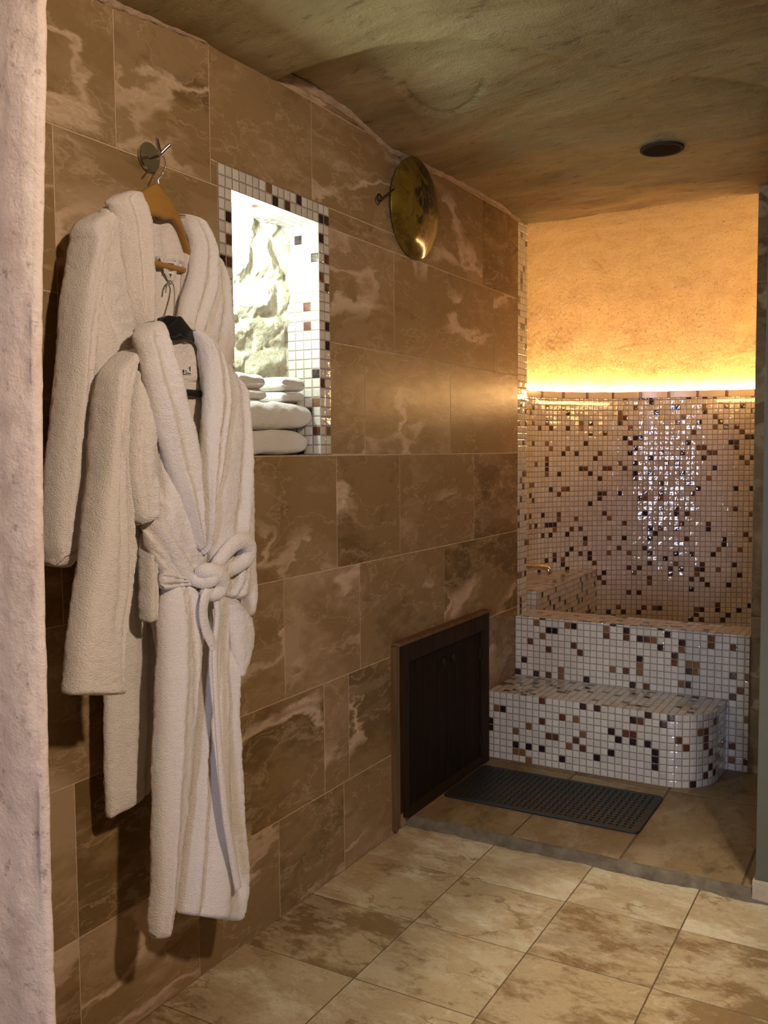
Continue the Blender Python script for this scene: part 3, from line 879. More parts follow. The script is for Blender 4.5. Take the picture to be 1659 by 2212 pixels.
# ------------------------------------------------------------------ bath mat with holes
def make_mat():
    x0, x1, y0, y1 = -1.418, -0.728, 2.872, 3.228
    bz, tz_ = RZ + 0.0005, RZ + 0.0075
    bm = bmesh.new()
    nx, ny = 30, 15
    mx, my = 0.022, 0.020
    gx = np.linspace(x0 + mx, x1 - mx, nx + 1); gy = np.linspace(y0 + my, y1 - my, ny + 1)
    cache = {}
    def vert(x, y, z):
        k = (round(x, 5), round(y, 5), round(z, 5))
        if k not in cache: cache[k] = bm.verts.new((x, y, z))
        return cache[k]
    def ring_faces(o, i):
        n = len(o)
        for k in range(n):
            k2 = (k + 1) % n
            bm.faces.new([vert(*o[k], tz_), vert(*o[k2], tz_), vert(*i[k2], tz_), vert(*i[k], tz_)])
            bm.faces.new([vert(*i[k], tz_), vert(*i[k2], tz_), vert(*i[k2], bz), vert(*i[k], bz)])
    for a in range(nx):
        for b in range(ny):
            X0, X1, Y0, Y1 = gx[a], gx[a + 1], gy[b], gy[b + 1]
            cx, cy = (X0 + X1) / 2, (Y0 + Y1) / 2
            o = [(X0, Y0), (cx, Y0), (X1, Y0), (X1, cy), (X1, Y1), (cx, Y1), (X0, Y1), (X0, cy)]
            if (a + b) % 2 == 0: hw, hh = 0.0082, 0.0048
            else: hw, hh = 0.0048, 0.0082
            c = 0.7
            i = [(cx - hw * c, cy - hh * c), (cx, cy - hh), (cx + hw * c, cy - hh * c), (cx + hw, cy), (cx + hw * c, cy + hh * c), (cx, cy + hh), (cx - hw * c, cy + hh * c), (cx - hw, cy)]
            ring_faces(o, i)
    # border with rounded corners
    inner = [(x, gy[0]) for x in np.sort(np.concatenate([gx, (gx[1:] + gx[:-1]) / 2]))]
    gyy = np.sort(np.concatenate([gy, (gy[1:] + gy[:-1]) / 2]))
    gxx = np.sort(np.concatenate([gx, (gx[1:] + gx[:-1]) / 2]))
    inner = [(x, gyy[0]) for x in gxx[:-1]] + [(gxx[-1], y) for y in gyy[:-1]] + [(x, gyy[-1]) for x in gxx[::-1][:-1]] + [(gxx[0], y) for y in gyy[::-1][:-1]]
    rc = 0.022
    def outer(p, e):
        ux = (p[0] - gx[0]) / (gx[-1] - gx[0]); uy = (p[1] - gy[0]) / (gy[-1] - gy[0])
        x = x0 - e + (x1 - x0 + 2 * e) * ux; y = y0 - e + (y1 - y0 + 2 * e) * uy
        cx = min(max(x, x0 + rc), x1 - rc); cy = min(max(y, y0 + rc), y1 - rc)
        dx, dy = x - cx, y - cy; l = math.hypot(dx, dy)
        if dx and dy and l > 0: x, y = cx + dx / l * (rc + e), cy + dy / l * (rc + e)
        return x, y
    n = len(inner)
    o1 = [outer(p, -0.002) for p in inner]; o2 = [outer(p, 0) for p in inner]
    for k in range(n):
        k2 = (k + 1) % n
        bm.faces.new([vert(*inner[k], tz_), vert(*inner[k2], tz_), vert(*o1[k2], tz_ + 1e-4), vert(*o1[k], tz_ + 1e-4)])
        bm.faces.new([vert(*o1[k], tz_ + 1e-4), vert(*o1[k2], tz_ + 1e-4), vert(*o2[k2], tz_ - 0.002), vert(*o2[k], tz_ - 0.002)])
        bm.faces.new([vert(*o2[k], tz_ - 0.002), vert(*o2[k2], tz_ - 0.002), vert(*o2[k2], bz), vert(*o2[k], bz)])
    return bm_obj('bath_mat', bm, M['rubber'])
tag(make_mat(), 'dark green rubber bath mat full of small holes lying on the raised floor', 'bath mat')

# ------------------------------------------------------------------ recessed spotlight in the ceiling

sp_ = empty('ceiling_spotlight', tuple(sc_), 'round dark recessed spotlight, switched off, in the cave ceiling', 'spotlight')
V = []; Fc = []
for (r, h) in ((0.070, 0.012), (0.070, -0.003), (0.067, -0.005), (0.060, -0.004), (0.058, 0.012)):
    for k in range(40):
        a = 2 * PI * k / 40; V.append((sc_[0] + r * math.cos(a), sc_[1] + r * math.sin(a), sc_[2] + h))
for i in range(4):
    for k in range(40):
        k2 = (k + 1) % 40; Fc.append((i * 40 + k, (i + 1) * 40 + k, (i + 1) * 40 + k2, i * 40 + k2))
mesh_obj('ring', V, Fc, M['spot_ring'], sp_)
bm_obj('lens', disc((sc_[0], sc_[1], sc_[2] + 0.001), (0, 0, 1), 0.058, 0.008, 40, 0.001), M['dark_lens'], sp_)

# ------------------------------------------------------------------ tap over the bench
fx = at(1186, 1236, 1, 4.25)
tap = empty('bath_tap', (fx[0] - 0.2, 4.25, fx[2]), 'short chrome tap spout reaching out over the mosaic bench', 'tap')
tube_obj('spout', [(fx[0] - 0.30, 4.25, fx[2] + 0.018), (fx[0] - 0.15, 4.25, fx[2] + 0.022), (fx[0] - 0.03, 4.25, fx[2] + 0.022), (fx[0] - 0.004, 4.25, fx[2] + 0.012), (fx[0], 4.25, fx[2] - 0.010)], [0.015, 0.0145, 0.014, 0.014, 0.012], M['chrome'], tap, n=16, m=60)
bm_obj('wall_flange', disc((fx[0] - 0.30, 4.25, fx[2] + 0.018), (1, 0, 0), 0.028, 0.012), M['chrome'], tap)

# ------------------------------------------------------------------ wall hook
hk = at(322, 340, 0, WX + 0.006)
hook = empty('wall_hook', (WX, hk[1], hk[2]), 'chrome double coat hook with a round plate above the robes', 'hook')
bm_obj('back_plate', disc((WX + 0.0065, hk[1], hk[2]), (1, 0, 0), 0.031, 0.009, 48, 0.003), M['chrome'], hook, smooth=False)
tip = at(347, 332, 0, WX + 0.052)
arm = [(WX + 0.008, hk[1], hk[2]), (WX + 0.03, (hk[1] + tip[1]) / 2, (hk[2] + tip[2]) / 2), tuple(tip)]
pr1 = [tuple(tip), (tip[0] + 0.003, tip[1] - 0.010, tip[2] + 0.013), (tip[0] + 0.004, tip[1] - 0.016, tip[2] + 0.028)]
pr2 = [tuple(tip), (tip[0] + 0.008, tip[1] + 0.008, tip[2] + 0.012), (tip[0] + 0.014, tip[1] + 0.014, tip[2] + 0.020)]
pr3 = [(tip[0] - 0.003, tip[1], tip[2] + 0.004), (tip[0] + 0.001, tip[1] + 0.001, tip[2] - 0.010)]
mesh_obj('hook_arm', *merge([tube(arm, 0.0055, n=14, m=16)]), M['chrome'], hook)
mesh_obj('prong', *tube(pr1, 0.0042, n=12, m=16), M['chrome'], hook)
mesh_obj('prong', *tube(pr2, 0.0042, n=12, m=16), M['chrome'], hook)

# ------------------------------------------------------------------ robes
def up(px, py, X): return at(px, py, 0, X)
COT = 0.86
def loft(name, rows, X0, T, Tb=None, ridges=(), parent=None, mat=None, n=64, m=150, pw=2.4, capt=0.012, capb=0.014, lump=0.0035,
         folds=0.0, nf=3.0, ph=0.0, keep=False):
    """soft garment panel. rows: (left_px, left_py, right_px, right_py) down its length in the photo's view of plane x=X0;
    T front bulge, Tb back bulge; ridges: (amp, width, [(t,s)...]) raised/pressed lines; closed thick surface."""
    rows = np.array(rows, float)
    Tb = T * 0.7 if Tb is None else Tb
    Lc = catmull(rows[:, :2], m); Rc = catmull(rows[:, 2:4], m)
    X0a = np.full(m, X0) if not hasattr(X0, '__len__') else np.interp(np.linspace(0, 1, m), np.linspace(0, 1, len(X0)), X0)
    Ta = np.full(m, T) if not hasattr(T, '__len__') else np.interp(np.linspace(0, 1, m), np.linspace(0, 1, len(T)), T)
    Tba = np.full(m, Tb) if not hasattr(Tb, '__len__') else np.interp(np.linspace(0, 1, m), np.linspace(0, 1, len(Tb)), Tb)
    LP = np.array([up(*Lc[i], X0a[i]) for i in range(m)]); RP = np.array([up(*Rc[i], X0a[i]) for i in range(m)])
    mid = (LP + RP) / 2
    seg = np.concatenate([[0], np.cumsum(np.linalg.norm(np.diff(mid, axis=0), axis=1))])
    tot = seg[-1]
    V = []; Fc = []
    rd = []
    for (amp, wd, pts) in ridges:
        pts = np.array(pts, float)
        rd.append((amp, wd, pts[:, 0], pts[:, 1]))
    rowsV = []
    for i in range(m):
        t = i / (m - 1)
        E = np.linalg.norm(RP[i] - LP[i]) / 2
        b = (Ta[i] + Tba[i]) / 2
        a = math.sqrt(max(E * E - (b * COT) ** 2, (0.55 * E) ** 2))
        if keep: a = E
        # soft ends
        k = 1.0
        if seg[i] < capt: k = math.sqrt(max(0.0, 1 - (1 - seg[i] / capt) ** 2))
        if tot - seg[i] < capb: k = math.sqrt(max(0.0, 1 - (1 - (tot - seg[i]) / capb) ** 2))
        kk = max(k, 0.02)
        ax = (RP[i] - LP[i]) / (2 * E + 1e-9)
        row = []
        for q in range(n):
            an = PI - 2 * PI * q / n            # start at left edge, over the front
            ca, sa = math.cos(an), math.sin(an)
            cs = ca * (a - (1 - kk) * min(a, 0.012)) / a
            yy = mid[i] + ax * a * math.copysign(abs(cs) ** 0.9, cs)
            th = (Ta[i] if sa >= 0 else -Tba[i]) * (1 - min(1.0, abs(cs)) ** pw) ** (1 / pw) * kk
            s = (cs + 1) / 2
            x = X0a[i] + th
            if sa > 0:
                add = 0.0
                edge = min(1.0, 4 * s * (1 - s) * 1.5)
                for (amp, wd, tt, ss) in rd:
                    if t < tt[0] - 0.04 or t > tt[-1] + 0.04: continue
                    fade = min(1.0, max(0.0, (t - tt[0] + 0.04) / 0.08)) * min(1.0, max(0.0, (tt[-1] + 0.04 - t) / 0.08))
                    sc = np.interp(t, tt, ss)
                    add += (amp * 1.5 if amp < 0 else amp) * fade * math.exp(-((s - sc) / wd) ** 2)
                if folds:
                    wob = 0.5 * noise.noise(Vector((t * 2.2, ph, 0.3)))
                    add += folds * (math.sin(2 * PI * (nf * s + wob) + ph) * 0.7 + 0.5 * math.sin(2 * PI * (nf * 1.9 * s - wob) + 2 * ph)) * edge
                x += add * kk
            nz = lump * noise.noise(Vector((yy[1] * 20, yy[2] * 13, x * 10 + ph * 3))) + 0.0016 * noise.noise(Vector((yy[1] * 85, yy[2] * 85, x * 85))) + random.uniform(-0.0006, 0.0006)
            x += nz
            V.append((x, yy[1] + nz * 0.5, yy[2] + (0.0 if 0 < i < m - 1 else 0)))
    for i in range(m - 1):
        for q in range(n):
            q2 = (q + 1) % n
            Fc.append((i * n + q, i * n + q2, (i + 1) * n + q2, (i + 1) * n + q))
    Fc.append(tuple(range(n))[::-1]); Fc.append(tuple((m - 1) * n + k for k in range(n)))
    return mesh_obj(name, V, Fc, mat or M['terry'], parent)

# ---- first robe, behind, on the wooden hanger
X1 = -1.365
root1 = empty('bathrobe', tuple(up(330, 460, X1)), 'white terry bathrobe on the wooden hanger, directly against the marble wall behind the other robe', 'bathrobe')
hn = up(343, 392, X1)
hang1 = empty('coat_hanger', tuple(hn), 'brown varnished wooden coat hanger on the chrome hook', 'coat hanger')

# hanger parts
def wire(pts, r, name, parent, mat='steel'):
    return mesh_obj(name, *tube(pts, r, n=8, m=60), M[mat], parent)
hkp = [up(343, 398, X1), up(342, 386, X1), up(352, 373, X1 + 0.004), up(357, 356, X1 + 0.012), up(355, 342, tip[0] - 0.004), up(348, 336, tip[0] - 0.004), up(341, 345, X1 + 0.01)]
# the wire curls over the arm of the wall hook
wire([np.array(q) for q in hkp], 0.0016, 'wire_hook', hang1)
# wooden shoulders, drawn in the wall-parallel plane
cen = up(336, 430, X1)
def hanger_body(c, half, drop, th, topw, endw, X, mat, parent, name='shoulder_bar', curve=1.6):
    V = []; Fc = []
    m = 60
    for i in range(m):
        t = -1 + 2 * i / (m - 1); a = abs(t)
        y = c[1] + half * t
        zt = c[2] - drop * (a ** curve)
        w = topw * math.exp(-(a / 0.50) ** 2) * (1 - a * a) + endw
        zt += 0.006 * math.exp(-(a / 0.14) ** 2)
        bowx = X + 0.014 * (1 - a * a)
        for k in range(12):
            an = 2 * PI * k / 12
            V.append((bowx + th * math.copysign(abs(math.cos(an)) ** 0.6, math.cos(an)), y, zt - w / 2 + w / 2 * math.copysign(abs(math.sin(an)) ** 0.6, math.sin(an)) - (0.0 if a > 0.02 else 0)))
    for i in range(m - 1):
        for k in range(12):
            k2 = (k + 1) % 12
            Fc.append((i * 12 + k, i * 12 + k2, (i + 1) * 12 + k2, (i + 1) * 12 + k))
    Fc.append(tuple(range(12))[::-1]); Fc.append(tuple((m - 1) * 12 + k for k in range(12)))
    return mesh_obj(name, V, Fc, M[mat], parent)
XH = X1 + 0.028
ct = up(333, 404, XH)
re = up(412, 545, XH)
hanger_body(ct, re[1] - ct[1], ct[2] - re[2], 0.009, 0.054, 0.012, XH - 0.008, 'hanger_wood', hang1, curve=1.85)
b0, b1 = up(300, 548, XH - 0.012), up(404, 586, XH - 0.012)
mesh_obj('trouser_bar', *tube([(b0[0], ct[1] - (re[1] - ct[1]) * 0.9, b1[2]), (b0[0], re[1] - 0.004, b1[2])], 0.0065, n=12, m=12), M['hanger_wood'], hang1)

P1 = root1
# back panel, seen inside the neckline, and the whole lower skirt
loft('back_panel', [(262, 500, 430, 545), (215, 600, 470, 640), (200, 750, 490, 760), (205, 950, 470, 950), (215, 1150, 455, 1130), (222, 1300, 450, 1270), (224, 1450, 445, 1400), (224, 1600, 430, 1520), (226, 1700, 400, 1620), (231, 1776, 360, 1660)],
     X1 - 0.017, 0.022, 0.020, parent=P1, folds=0.005, nf=3.5, ph=1.1)
loft('neck_lining', [(322, 470, 372, 455), (320, 505, 398, 500), (320, 535, 408, 540), (325, 553, 408, 562), (345, 566, 398, 574)], X1 + 0.001, 0.012, 0.008, parent=P1, m=60,
     ridges=[(0.004, 0.10, [(0, 0.5), (1, 0.7)]), (-0.004, 0.08, [(0.2, 0.35), (1, 0.4)])])
# left sleeve
loft('sleeve', [(180, 475, 250, 440), (152, 495, 238, 500), (146, 560, 212, 580), (131, 640, 198, 660), (118, 750, 194, 760), (108, 850, 194, 860), (100, 950, 190, 960), (91, 1050, 184, 1060), (84, 1130, 174, 1130), (81, 1180, 164, 1180), (84, 1205, 160, 1205), (83, 1222, 158, 1228)],
     X1 + 0.012, [0.035, 0.055, 0.052, 0.050, 0.048, 0.045, 0.042, 0.04], 0.035, parent=P1, folds=0.003, nf=1.5, ph=0.4, capb=0.02,
     ridges=[(-0.007, 0.05, [(0.0, 0.95), (0.12, 0.7), (0.22, 0.85)]), (-0.010, 0.05, [(0.78, 0.9), (0.9, 0.35), (0.97, 0.2)]), (0.008, 0.10, [(0.8, 0.65), (0.95, 0.6)]),
             (-0.007, 0.6, [(0.945, 0.5), (0.955, 0.5)])])
# left front
loft('front_panel', [(222, 440, 272, 450), (190, 500, 300, 520), (183, 580, 318, 600), (186, 680, 322, 690), (190, 780, 320, 760), (192, 900, 310, 900), (190, 1100, 320, 1100), (210, 1200, 330, 1250), (222, 1350, 335, 1400), (224, 1500, 333, 1550), (225, 1650, 328, 1650), (230, 1774, 322, 1712)],
     [X1 + 0.022, X1 + 0.026, X1 + 0.022, X1 + 0.010, X1, X1], [0.03, 0.034, 0.030, 0.026, 0.022, 0.02], 0.016, parent=P1, m=220,
     ridges=[(-0.013, 0.03, [(0.03, 0.36), (0.15, 0.42), (0.3, 0.66)]), (-0.012, 0.03, [(0.05, 0.24), (0.2, 0.30), (0.34, 0.5)]), (-0.012, 0.045, [(0.02, 0.15), (0.12, 0.14), (0.25, 0.2), (0.32, 0.35)]), (0.010, 0.07, [(0.02, 0.35), (0.15, 0.30), (0.3, 0.5)]), (-0.010, 0.05, [(0.05, 0.55), (0.2, 0.48), (0.32, 0.62)]),
             (0.006, 0.06, [(0.6, 0.4), (1, 0.45)]), (-0.008, 0.07, [(0.55, 0.72), (1, 0.82)])])
loft('front_panel', [(395, 520, 468, 560), (390, 600, 488, 640), (385, 700, 495, 730), (380, 800, 496, 810), (380, 900, 490, 900), (390, 1050, 480, 1050), (390, 1250, 470, 1250)],
     X1 + 0.012, 0.034, 0.016, parent=P1,
     ridges=[(-0.012, 0.05, [(0.0, 0.62), (0.2, 0.50), (0.5, 0.30)]), (-0.010, 0.045, [(0.0, 0.78), (0.25, 0.72), (0.5, 0.5)]), (0.008, 0.06, [(0.05, 0.9), (0.4, 0.85)])])
# shawl collar
loft('collar', [(262, 412, 300, 414), (230, 432, 306, 428), (236, 452, 316, 455), (250, 500, 323, 500), (258, 560, 327, 560), (263, 620, 327, 620), (272, 680, 324, 680), (283, 740, 318, 730), (288, 790, 312, 790), (292, 830, 306, 830)],
     [X1 + 0.030, X1 + 0.045, X1 + 0.05, X1 + 0.05, X1 + 0.045, X1 + 0.03], 0.027, 0.02, parent=P1, capt=0.022,
     ridges=[(0.007, 0.10, [(0.1, 0.25), (1, 0.3)]), (-0.008, 0.06, [(0.08, 0.5), (1, 0.5)]), (0.006, 0.09, [(0.1, 0.75), (1, 0.75)])])
loft('collar', [(384, 463, 398, 462), (393, 478, 430, 478), (404, 505, 452, 512), (412, 545, 464, 550), (404, 600, 466, 605), (390, 650, 455, 655), (380, 690, 440, 700), (374, 740, 420, 750), (372, 790, 405, 800)],
     [X1 + 0.005, X1 + 0.03, X1 + 0.04, X1 + 0.045, X1 + 0.03], 0.024, 0.018, parent=P1, capt=0.02,
     ridges=[(0.006, 0.10, [(0.1, 0.25), (1, 0.3)]), (-0.008, 0.06, [(0.15, 0.55), (1, 0.5)]), (0.006, 0.09, [(0.1, 0.8), (1, 0.75)])])
# hanging loop and woven label
lp = up(368, 607, X1 + 0.012)
loop = [up(349, 556, X1 + 0.014), up(358, 585, X1 + 0.016), lp, up(372, 603, X1 + 0.016), up(378, 585, X1 + 0.016), up(384, 562, X1 + 0.014)]
mesh_obj('hanging_loop', *tube([np.array(q) for q in loop], 0.0052, n=10, m=60, flat=0.5, flat_dir=(1, 0, 0)), M['towel'], P1)
def flat_label(px0, py0, px1, py1, X, parent, lines):
    a, b, c, d = up(px0, py0, X), up(px1, py0 + (px1 - px0) * 0.12, X), up(px1, py1 + (px1 - px0) * 0.12, X), up(px0, py1, X)
    th = np.array([0.0012, 0, 0])
    V = [a, b, c, d, a - th, b - th, c - th, d - th]
    lo = mesh_obj('label', V, [(0, 1, 2, 3), (7, 6, 5, 4), (0, 4, 5, 1), (1, 5, 6, 2), (2, 6, 7, 3), (3, 7, 4, 0)], M['label'], parent, smooth=False)
    V = []; Fc = []
    for (u0, v0, u1, v1) in lines:
        def P(u, v): return a + (b - a) * u + (d - a) * v + np.array([0.0004, 0, 0])
        k = len(V); V += [P(u0, v0), P(u1, v0), P(u1, v1), P(u0, v1)]; Fc.append((k, k + 1, k + 2, k + 3))
    pr = mesh_obj('print', V, Fc, M['ink'], parent, smooth=False)
    pr.parent = lo; pr.matrix_parent_inverse = lo.matrix_world.inverted() if False else Matrix.Identity(4)
    lo.matrix_parent_inverse = Matrix.Translation(-Vector(parent.location)); 
    return lo
flat_label(355, 563, 379, 590, X1 + 0.0165, P1, [(0.15, 0.15, 0.85, 0.24), (0.25, 0.36, 0.6, 0.42), (0.65, 0.36, 0.85, 0.42), (0.3, 0.55, 0.8, 0.62), (0.35, 0.75, 0.7, 0.8)])

# ---- second robe on a black hanger hooked into the loop of the first
X2 = -1.268
root2 = empty('bathrobe', tuple(up(380, 730, X2)), 'white bathrobe tied with a knotted belt, hung lower and in front on the black hanger', 'bathrobe')
P2 = root2
h2 = up(375, 690, X2)
hang2 = empty('coat_hanger', tuple(h2), 'black plastic coat hanger with wire hook holding the front robe', 'coat hanger')
wp = [up(375, 692, X2 - 0.008), up(376, 672, X2 - 0.02), up(377, 640, X2 - 0.05), up(375, 618, X2 - 0.07), up(368, 607, X1 + 0.022), up(362, 611, X1 + 0.022), up(359, 620, X1 + 0.024), up(358, 632, X1 + 0.025)]
wire([np.array(q) for q in wp], 0.0016, 'wire_hook', hang2)
XH2 = X2 - 0.004
ct2 = up(377, 690, XH2); re2 = up(442, 772, XH2)
bm = bmesh.new()
nb = [up(a, b, XH2 + 0.012) for a, b in [(353, 686), (366, 681), (394, 687), (403, 700), (409, 733), (366, 737), (347, 712)]]
fr_ = [bm.verts.new(q) for q in nb]; bk_ = [bm.verts.new((q[0] - 0.016, q[1], q[2])) for q in nb]
bm.faces.new(fr_); bm.faces.new(bk_[::-1])
for k in range(7): bm.faces.new([fr_[k], fr_[(k + 1) % 7], bk_[(k + 1) % 7], bk_[k]])
bm_obj('neck_block', bm, M['black_plastic'], hang2, bevel=0.002)
hanger_body(ct2, re2[1] - ct2[1], ct2[2] - re2[2], 0.006, 0.030, 0.010, XH2 - 0.002, 'black_plastic', hang2, curve=1.5)
q2 = up(436, 851, XH2)
mesh_obj('trouser_bar', *tube([(XH2, ct2[1] - (re2[1] - ct2[1]) * 0.95, q2[2]), (XH2, re2[1] - 0.002, q2[2])], 0.0075, n=12, m=12), M['black_plastic'], hang2)

loft('back_panel', [(330, 745, 445, 790), (250, 800, 500, 830), (225, 950, 520, 950), (270, 1150, 530, 1150), (320, 1300, 520, 1300), (340, 1450, 505, 1450), (335, 1600, 505, 1600), (335, 1750, 515, 1750), (345, 1900, 520, 1880), (375, 1965, 515, 1955)],
     X2 - 0.028, 0.016, 0.012, parent=P2, folds=0.004, nf=3, ph=2.0)
loft('neck_lining', [(365, 735, 400, 722), (368, 760, 432, 752), (374, 790, 440, 790), (382, 812, 438, 815), (392, 828, 432, 830)], X2 - 0.022, 0.012, 0.008, parent=P2, m=60,
     ridges=[(0.006, 0.12, [(0, 0.5), (1, 0.55)])])
# left sleeve
loft('sleeve', [(262, 765, 300, 745), (215, 810, 285, 790), (198, 862, 268, 860), (191, 930, 262, 940), (185, 1010, 263, 1020), (176, 1100, 270, 1100), (168, 1190, 276, 1180), (158, 1270, 277, 1270), (147, 1350, 270, 1340), (139, 1420, 261, 1410), (136, 1470, 262, 1465), (135, 1502, 268, 1500)],
     X2 + 0.012, [0.030, 0.050, 0.050, 0.048, 0.045, 0.042, 0.040], 0.034, parent=P2, capb=0.012, folds=0.0025, nf=1.2, ph=0.9,
     ridges=[(-0.006, 0.05, [(0.1, 0.55), (0.4, 0.50), (0.75, 0.55)]), (-0.010, 0.05, [(0.30, 0.75), (0.55, 0.78), (0.8, 0.80), (1.0, 0.82)]), (0.008, 0.08, [(0.25, 0.92), (0.6, 0.92)]), (-0.006, 0.08, [(0.1, 0.35), (0.35, 0.55)])])
# draped armhole part over the body, left
loft('side_fold', [(270, 800, 320, 790), (262, 880, 330, 880), (261, 960, 330, 960), (264, 1040, 333, 1030), (270, 1085, 335, 1075), (275, 1120, 332, 1105), (280, 1142, 318, 1125)],
     X2 + 0.020, 0.034, 0.02, parent=P2, capb=0.022, folds=0.002, nf=1.0, ph=0.2,
     ridges=[(-0.006, 0.07, [(0.0, 0.25), (1, 0.35)]), (0.006, 0.1, [(0.5, 0.7), (1, 0.6)])])
# left front down to the belt
loft('front_panel', [(285, 755, 350, 735), (285, 830, 385, 830), (300, 920, 400, 930), (318, 1000, 415, 1010), (318, 1070, 425, 1080), (306, 1130, 432, 1130), (312, 1175, 436, 1180), (330, 1215, 438, 1215), (343, 1245, 436, 1250), (340, 1265, 430, 1268)],
     X2 + 0.012, [0.035, 0.042, 0.04, 0.036, 0.030, 0.026], 0.02, parent=P2,
     ridges=[(-0.012, 0.05, [(0.35, 0.02), (0.55, 0.22), (0.72, 0.45), (0.9, 0.68)]), (0.010, 0.07, [(0.45, 0.12), (0.65, 0.35), (0.85, 0.55)]), (-0.009, 0.05, [(0.55, 0.0), (0.75, 0.22), (0.95, 0.5)]), (-0.008, 0.05, [(0.7, 0.05), (0.98, 0.3)])])
# lower cuff-like fold below the arm
loft('cuff', [(303, 1150, 330, 1145), (300, 1200, 332, 1195), (300, 1260, 334, 1255), (300, 1310, 336, 1305), (304, 1350, 336, 1340)],
     X2 - 0.005, 0.026, 0.016, parent=P2, m=70, ridges=[(-0.006, 0.12, [(0, 0.5), (1, 0.5)])])
# right front and side
loft('front_panel', [(425, 745, 490, 800), (435, 820, 520, 850), (438, 900, 528, 905), (436, 990, 534, 990), (430, 1080, 538, 1080), (428, 1150, 538, 1150), (440, 1210, 536, 1210), (455, 1260, 532, 1260), (462, 1290, 528, 1295)],
     X2 + 0.008, [0.034, 0.04, 0.040, 0.034, 0.03], 0.02, parent=P2,
     ridges=[(-0.012, 0.045, [(0.1, 0.72), (0.4, 0.62), (0.7, 0.50), (0.95, 0.3)]), (0.008, 0.06, [(0.1, 0.85), (0.5, 0.74), (0.9, 0.5)]), (-0.010, 0.04, [(0.3, 0.90), (0.7, 0.75), (1.0, 0.5)])])
loft('sleeve', [(488, 812, 505, 818), (494, 850, 522, 850), (502, 920, 531, 920), (510, 1000, 537, 1000), (516, 1080, 541, 1080), (518, 1150, 544, 1150), (519, 1220, 547, 1220), (518, 1280, 547, 1285), (520, 1330, 541, 1335)],
     X2 - 0.015, 0.024, 0.02, parent=P2, capb=0.015)
# collar rolls
loft('collar', [(318, 692, 345, 694), (293, 712, 352, 706), (286, 735, 358, 722), (298, 770, 372, 765), (309, 820, 388, 815), (321, 875, 402, 870), (337, 935, 417, 925), (353, 990, 427, 985), (370, 1045, 431, 1040), (386, 1095, 431, 1095), (403, 1145, 428, 1145), (418, 1190, 427, 1190)],
     [X2 + 0.02, X2 + 0.045, X2 + 0.055, X2 + 0.055, X2 + 0.05, X2 + 0.045, X2 + 0.035], 0.026, 0.022, parent=P2, capt=0.022,
     ridges=[(0.006, 0.10, [(0.1, 0.2), (1, 0.25)]), (-0.008, 0.06, [(0.15, 0.48), (1, 0.45)]), (0.006, 0.1, [(0.1, 0.72), (1, 0.75)])])
loft('collar', [(398, 708, 420, 712), (412, 722, 458, 735), (432, 755, 482, 778), (441, 800, 492, 815), (440, 860, 495, 868), (437, 920, 492, 920), (433, 990, 482, 985), (431, 1050, 470, 1045), (430, 1110, 456, 1105), (427, 1160, 444, 1160), (424, 1200, 434, 1200)],
     [X2 - 0.002, X2 + 0.02, X2 + 0.035, X2 + 0.045, X2 + 0.045, X2 + 0.04, X2 + 0.03], 0.024, 0.022, parent=P2, capt=0.022,
     ridges=[(0.006, 0.10, [(0.1, 0.25), (1, 0.3)]), (-0.007, 0.06, [(0.2, 0.6), (1, 0.5)])])
flat_label(385, 795, 415, 806, X2 - 0.0075, P2, [(0.02, 0.2, 0.2, 0.6), (0.3, 0.2, 0.42, 0.9), (0.46, 0.3, 0.62, 0.5), (0.5, 0.7, 0.9, 0.9), (0.8, -0.6, 0.88, 0.4)])
# belt: band, knot, loop, two tails
XB = X2 + 0.030
loft('belt', [(322, 1085, 340, 1075), (328, 1115, 362, 1095), (345, 1160, 385, 1135), (362, 1200, 402, 1175), (384, 1240, 420, 1208), (412, 1268, 438, 1238)],
     XB, 0.014, 0.010, parent=P2, m=90, ridges=[(-0.005, 0.08, [(0, 0.45), (1, 0.5)])])
loft('belt', [(342, 1230, 346, 1278), (365, 1232, 368, 1276), (390, 1238, 392, 1272), (415, 1232, 418, 1270), (436, 1228, 438, 1268)],
     XB - 0.004, 0.015, 0.010, parent=P2, m=70, ridges=[(-0.006, 0.08, [(0, 0.3), (1, 0.5)]), (-0.006, 0.08, [(0, 0.7), (1, 0.6)])])
kb = XB + 0.018
def tpx(pts, X): return [np.array(up(a, b, X + (c if True else 0))) for a, b, c in pts]
mesh_obj('belt_loop', *tube(tpx([(462, 1232, 0), (478, 1206, 0.008), (500, 1180, 0.014), (523, 1168, 0.014), (538, 1180, 0.010), (536, 1203, 0.006), (518, 1219, 0.002), (496, 1232, 0.0), (474, 1246, -0.004)], kb), [0.016, 0.016, 0.017, 0.0175, 0.018, 0.017, 0.016, 0.015, 0.014], n=18, m=110, flat=0.75, flat_dir=(1, 0, 0)), M['terry'], P2)
mesh_obj('belt_knot', *tube(tpx([(430, 1240, -0.004), (445, 1234, 0.012), (466, 1238, 0.020), (478, 1254, 0.016), (472, 1276, 0.010), (455, 1284, 0.006), (440, 1276, 0.004)], kb), [0.014, 0.0165, 0.018, 0.018, 0.0165, 0.014, 0.012], n=18, m=90), M['terry'], P2)
mesh_obj('belt_knot', *tube(tpx([(418, 1252, -0.01), (440, 1256, 0.006), (458, 1250, 0.018), (470, 1236, 0.010), (482, 1225, 0.0)], kb), [0.013, 0.015, 0.016, 0.014, 0.012], n=16, m=70), M['terry'], P2)
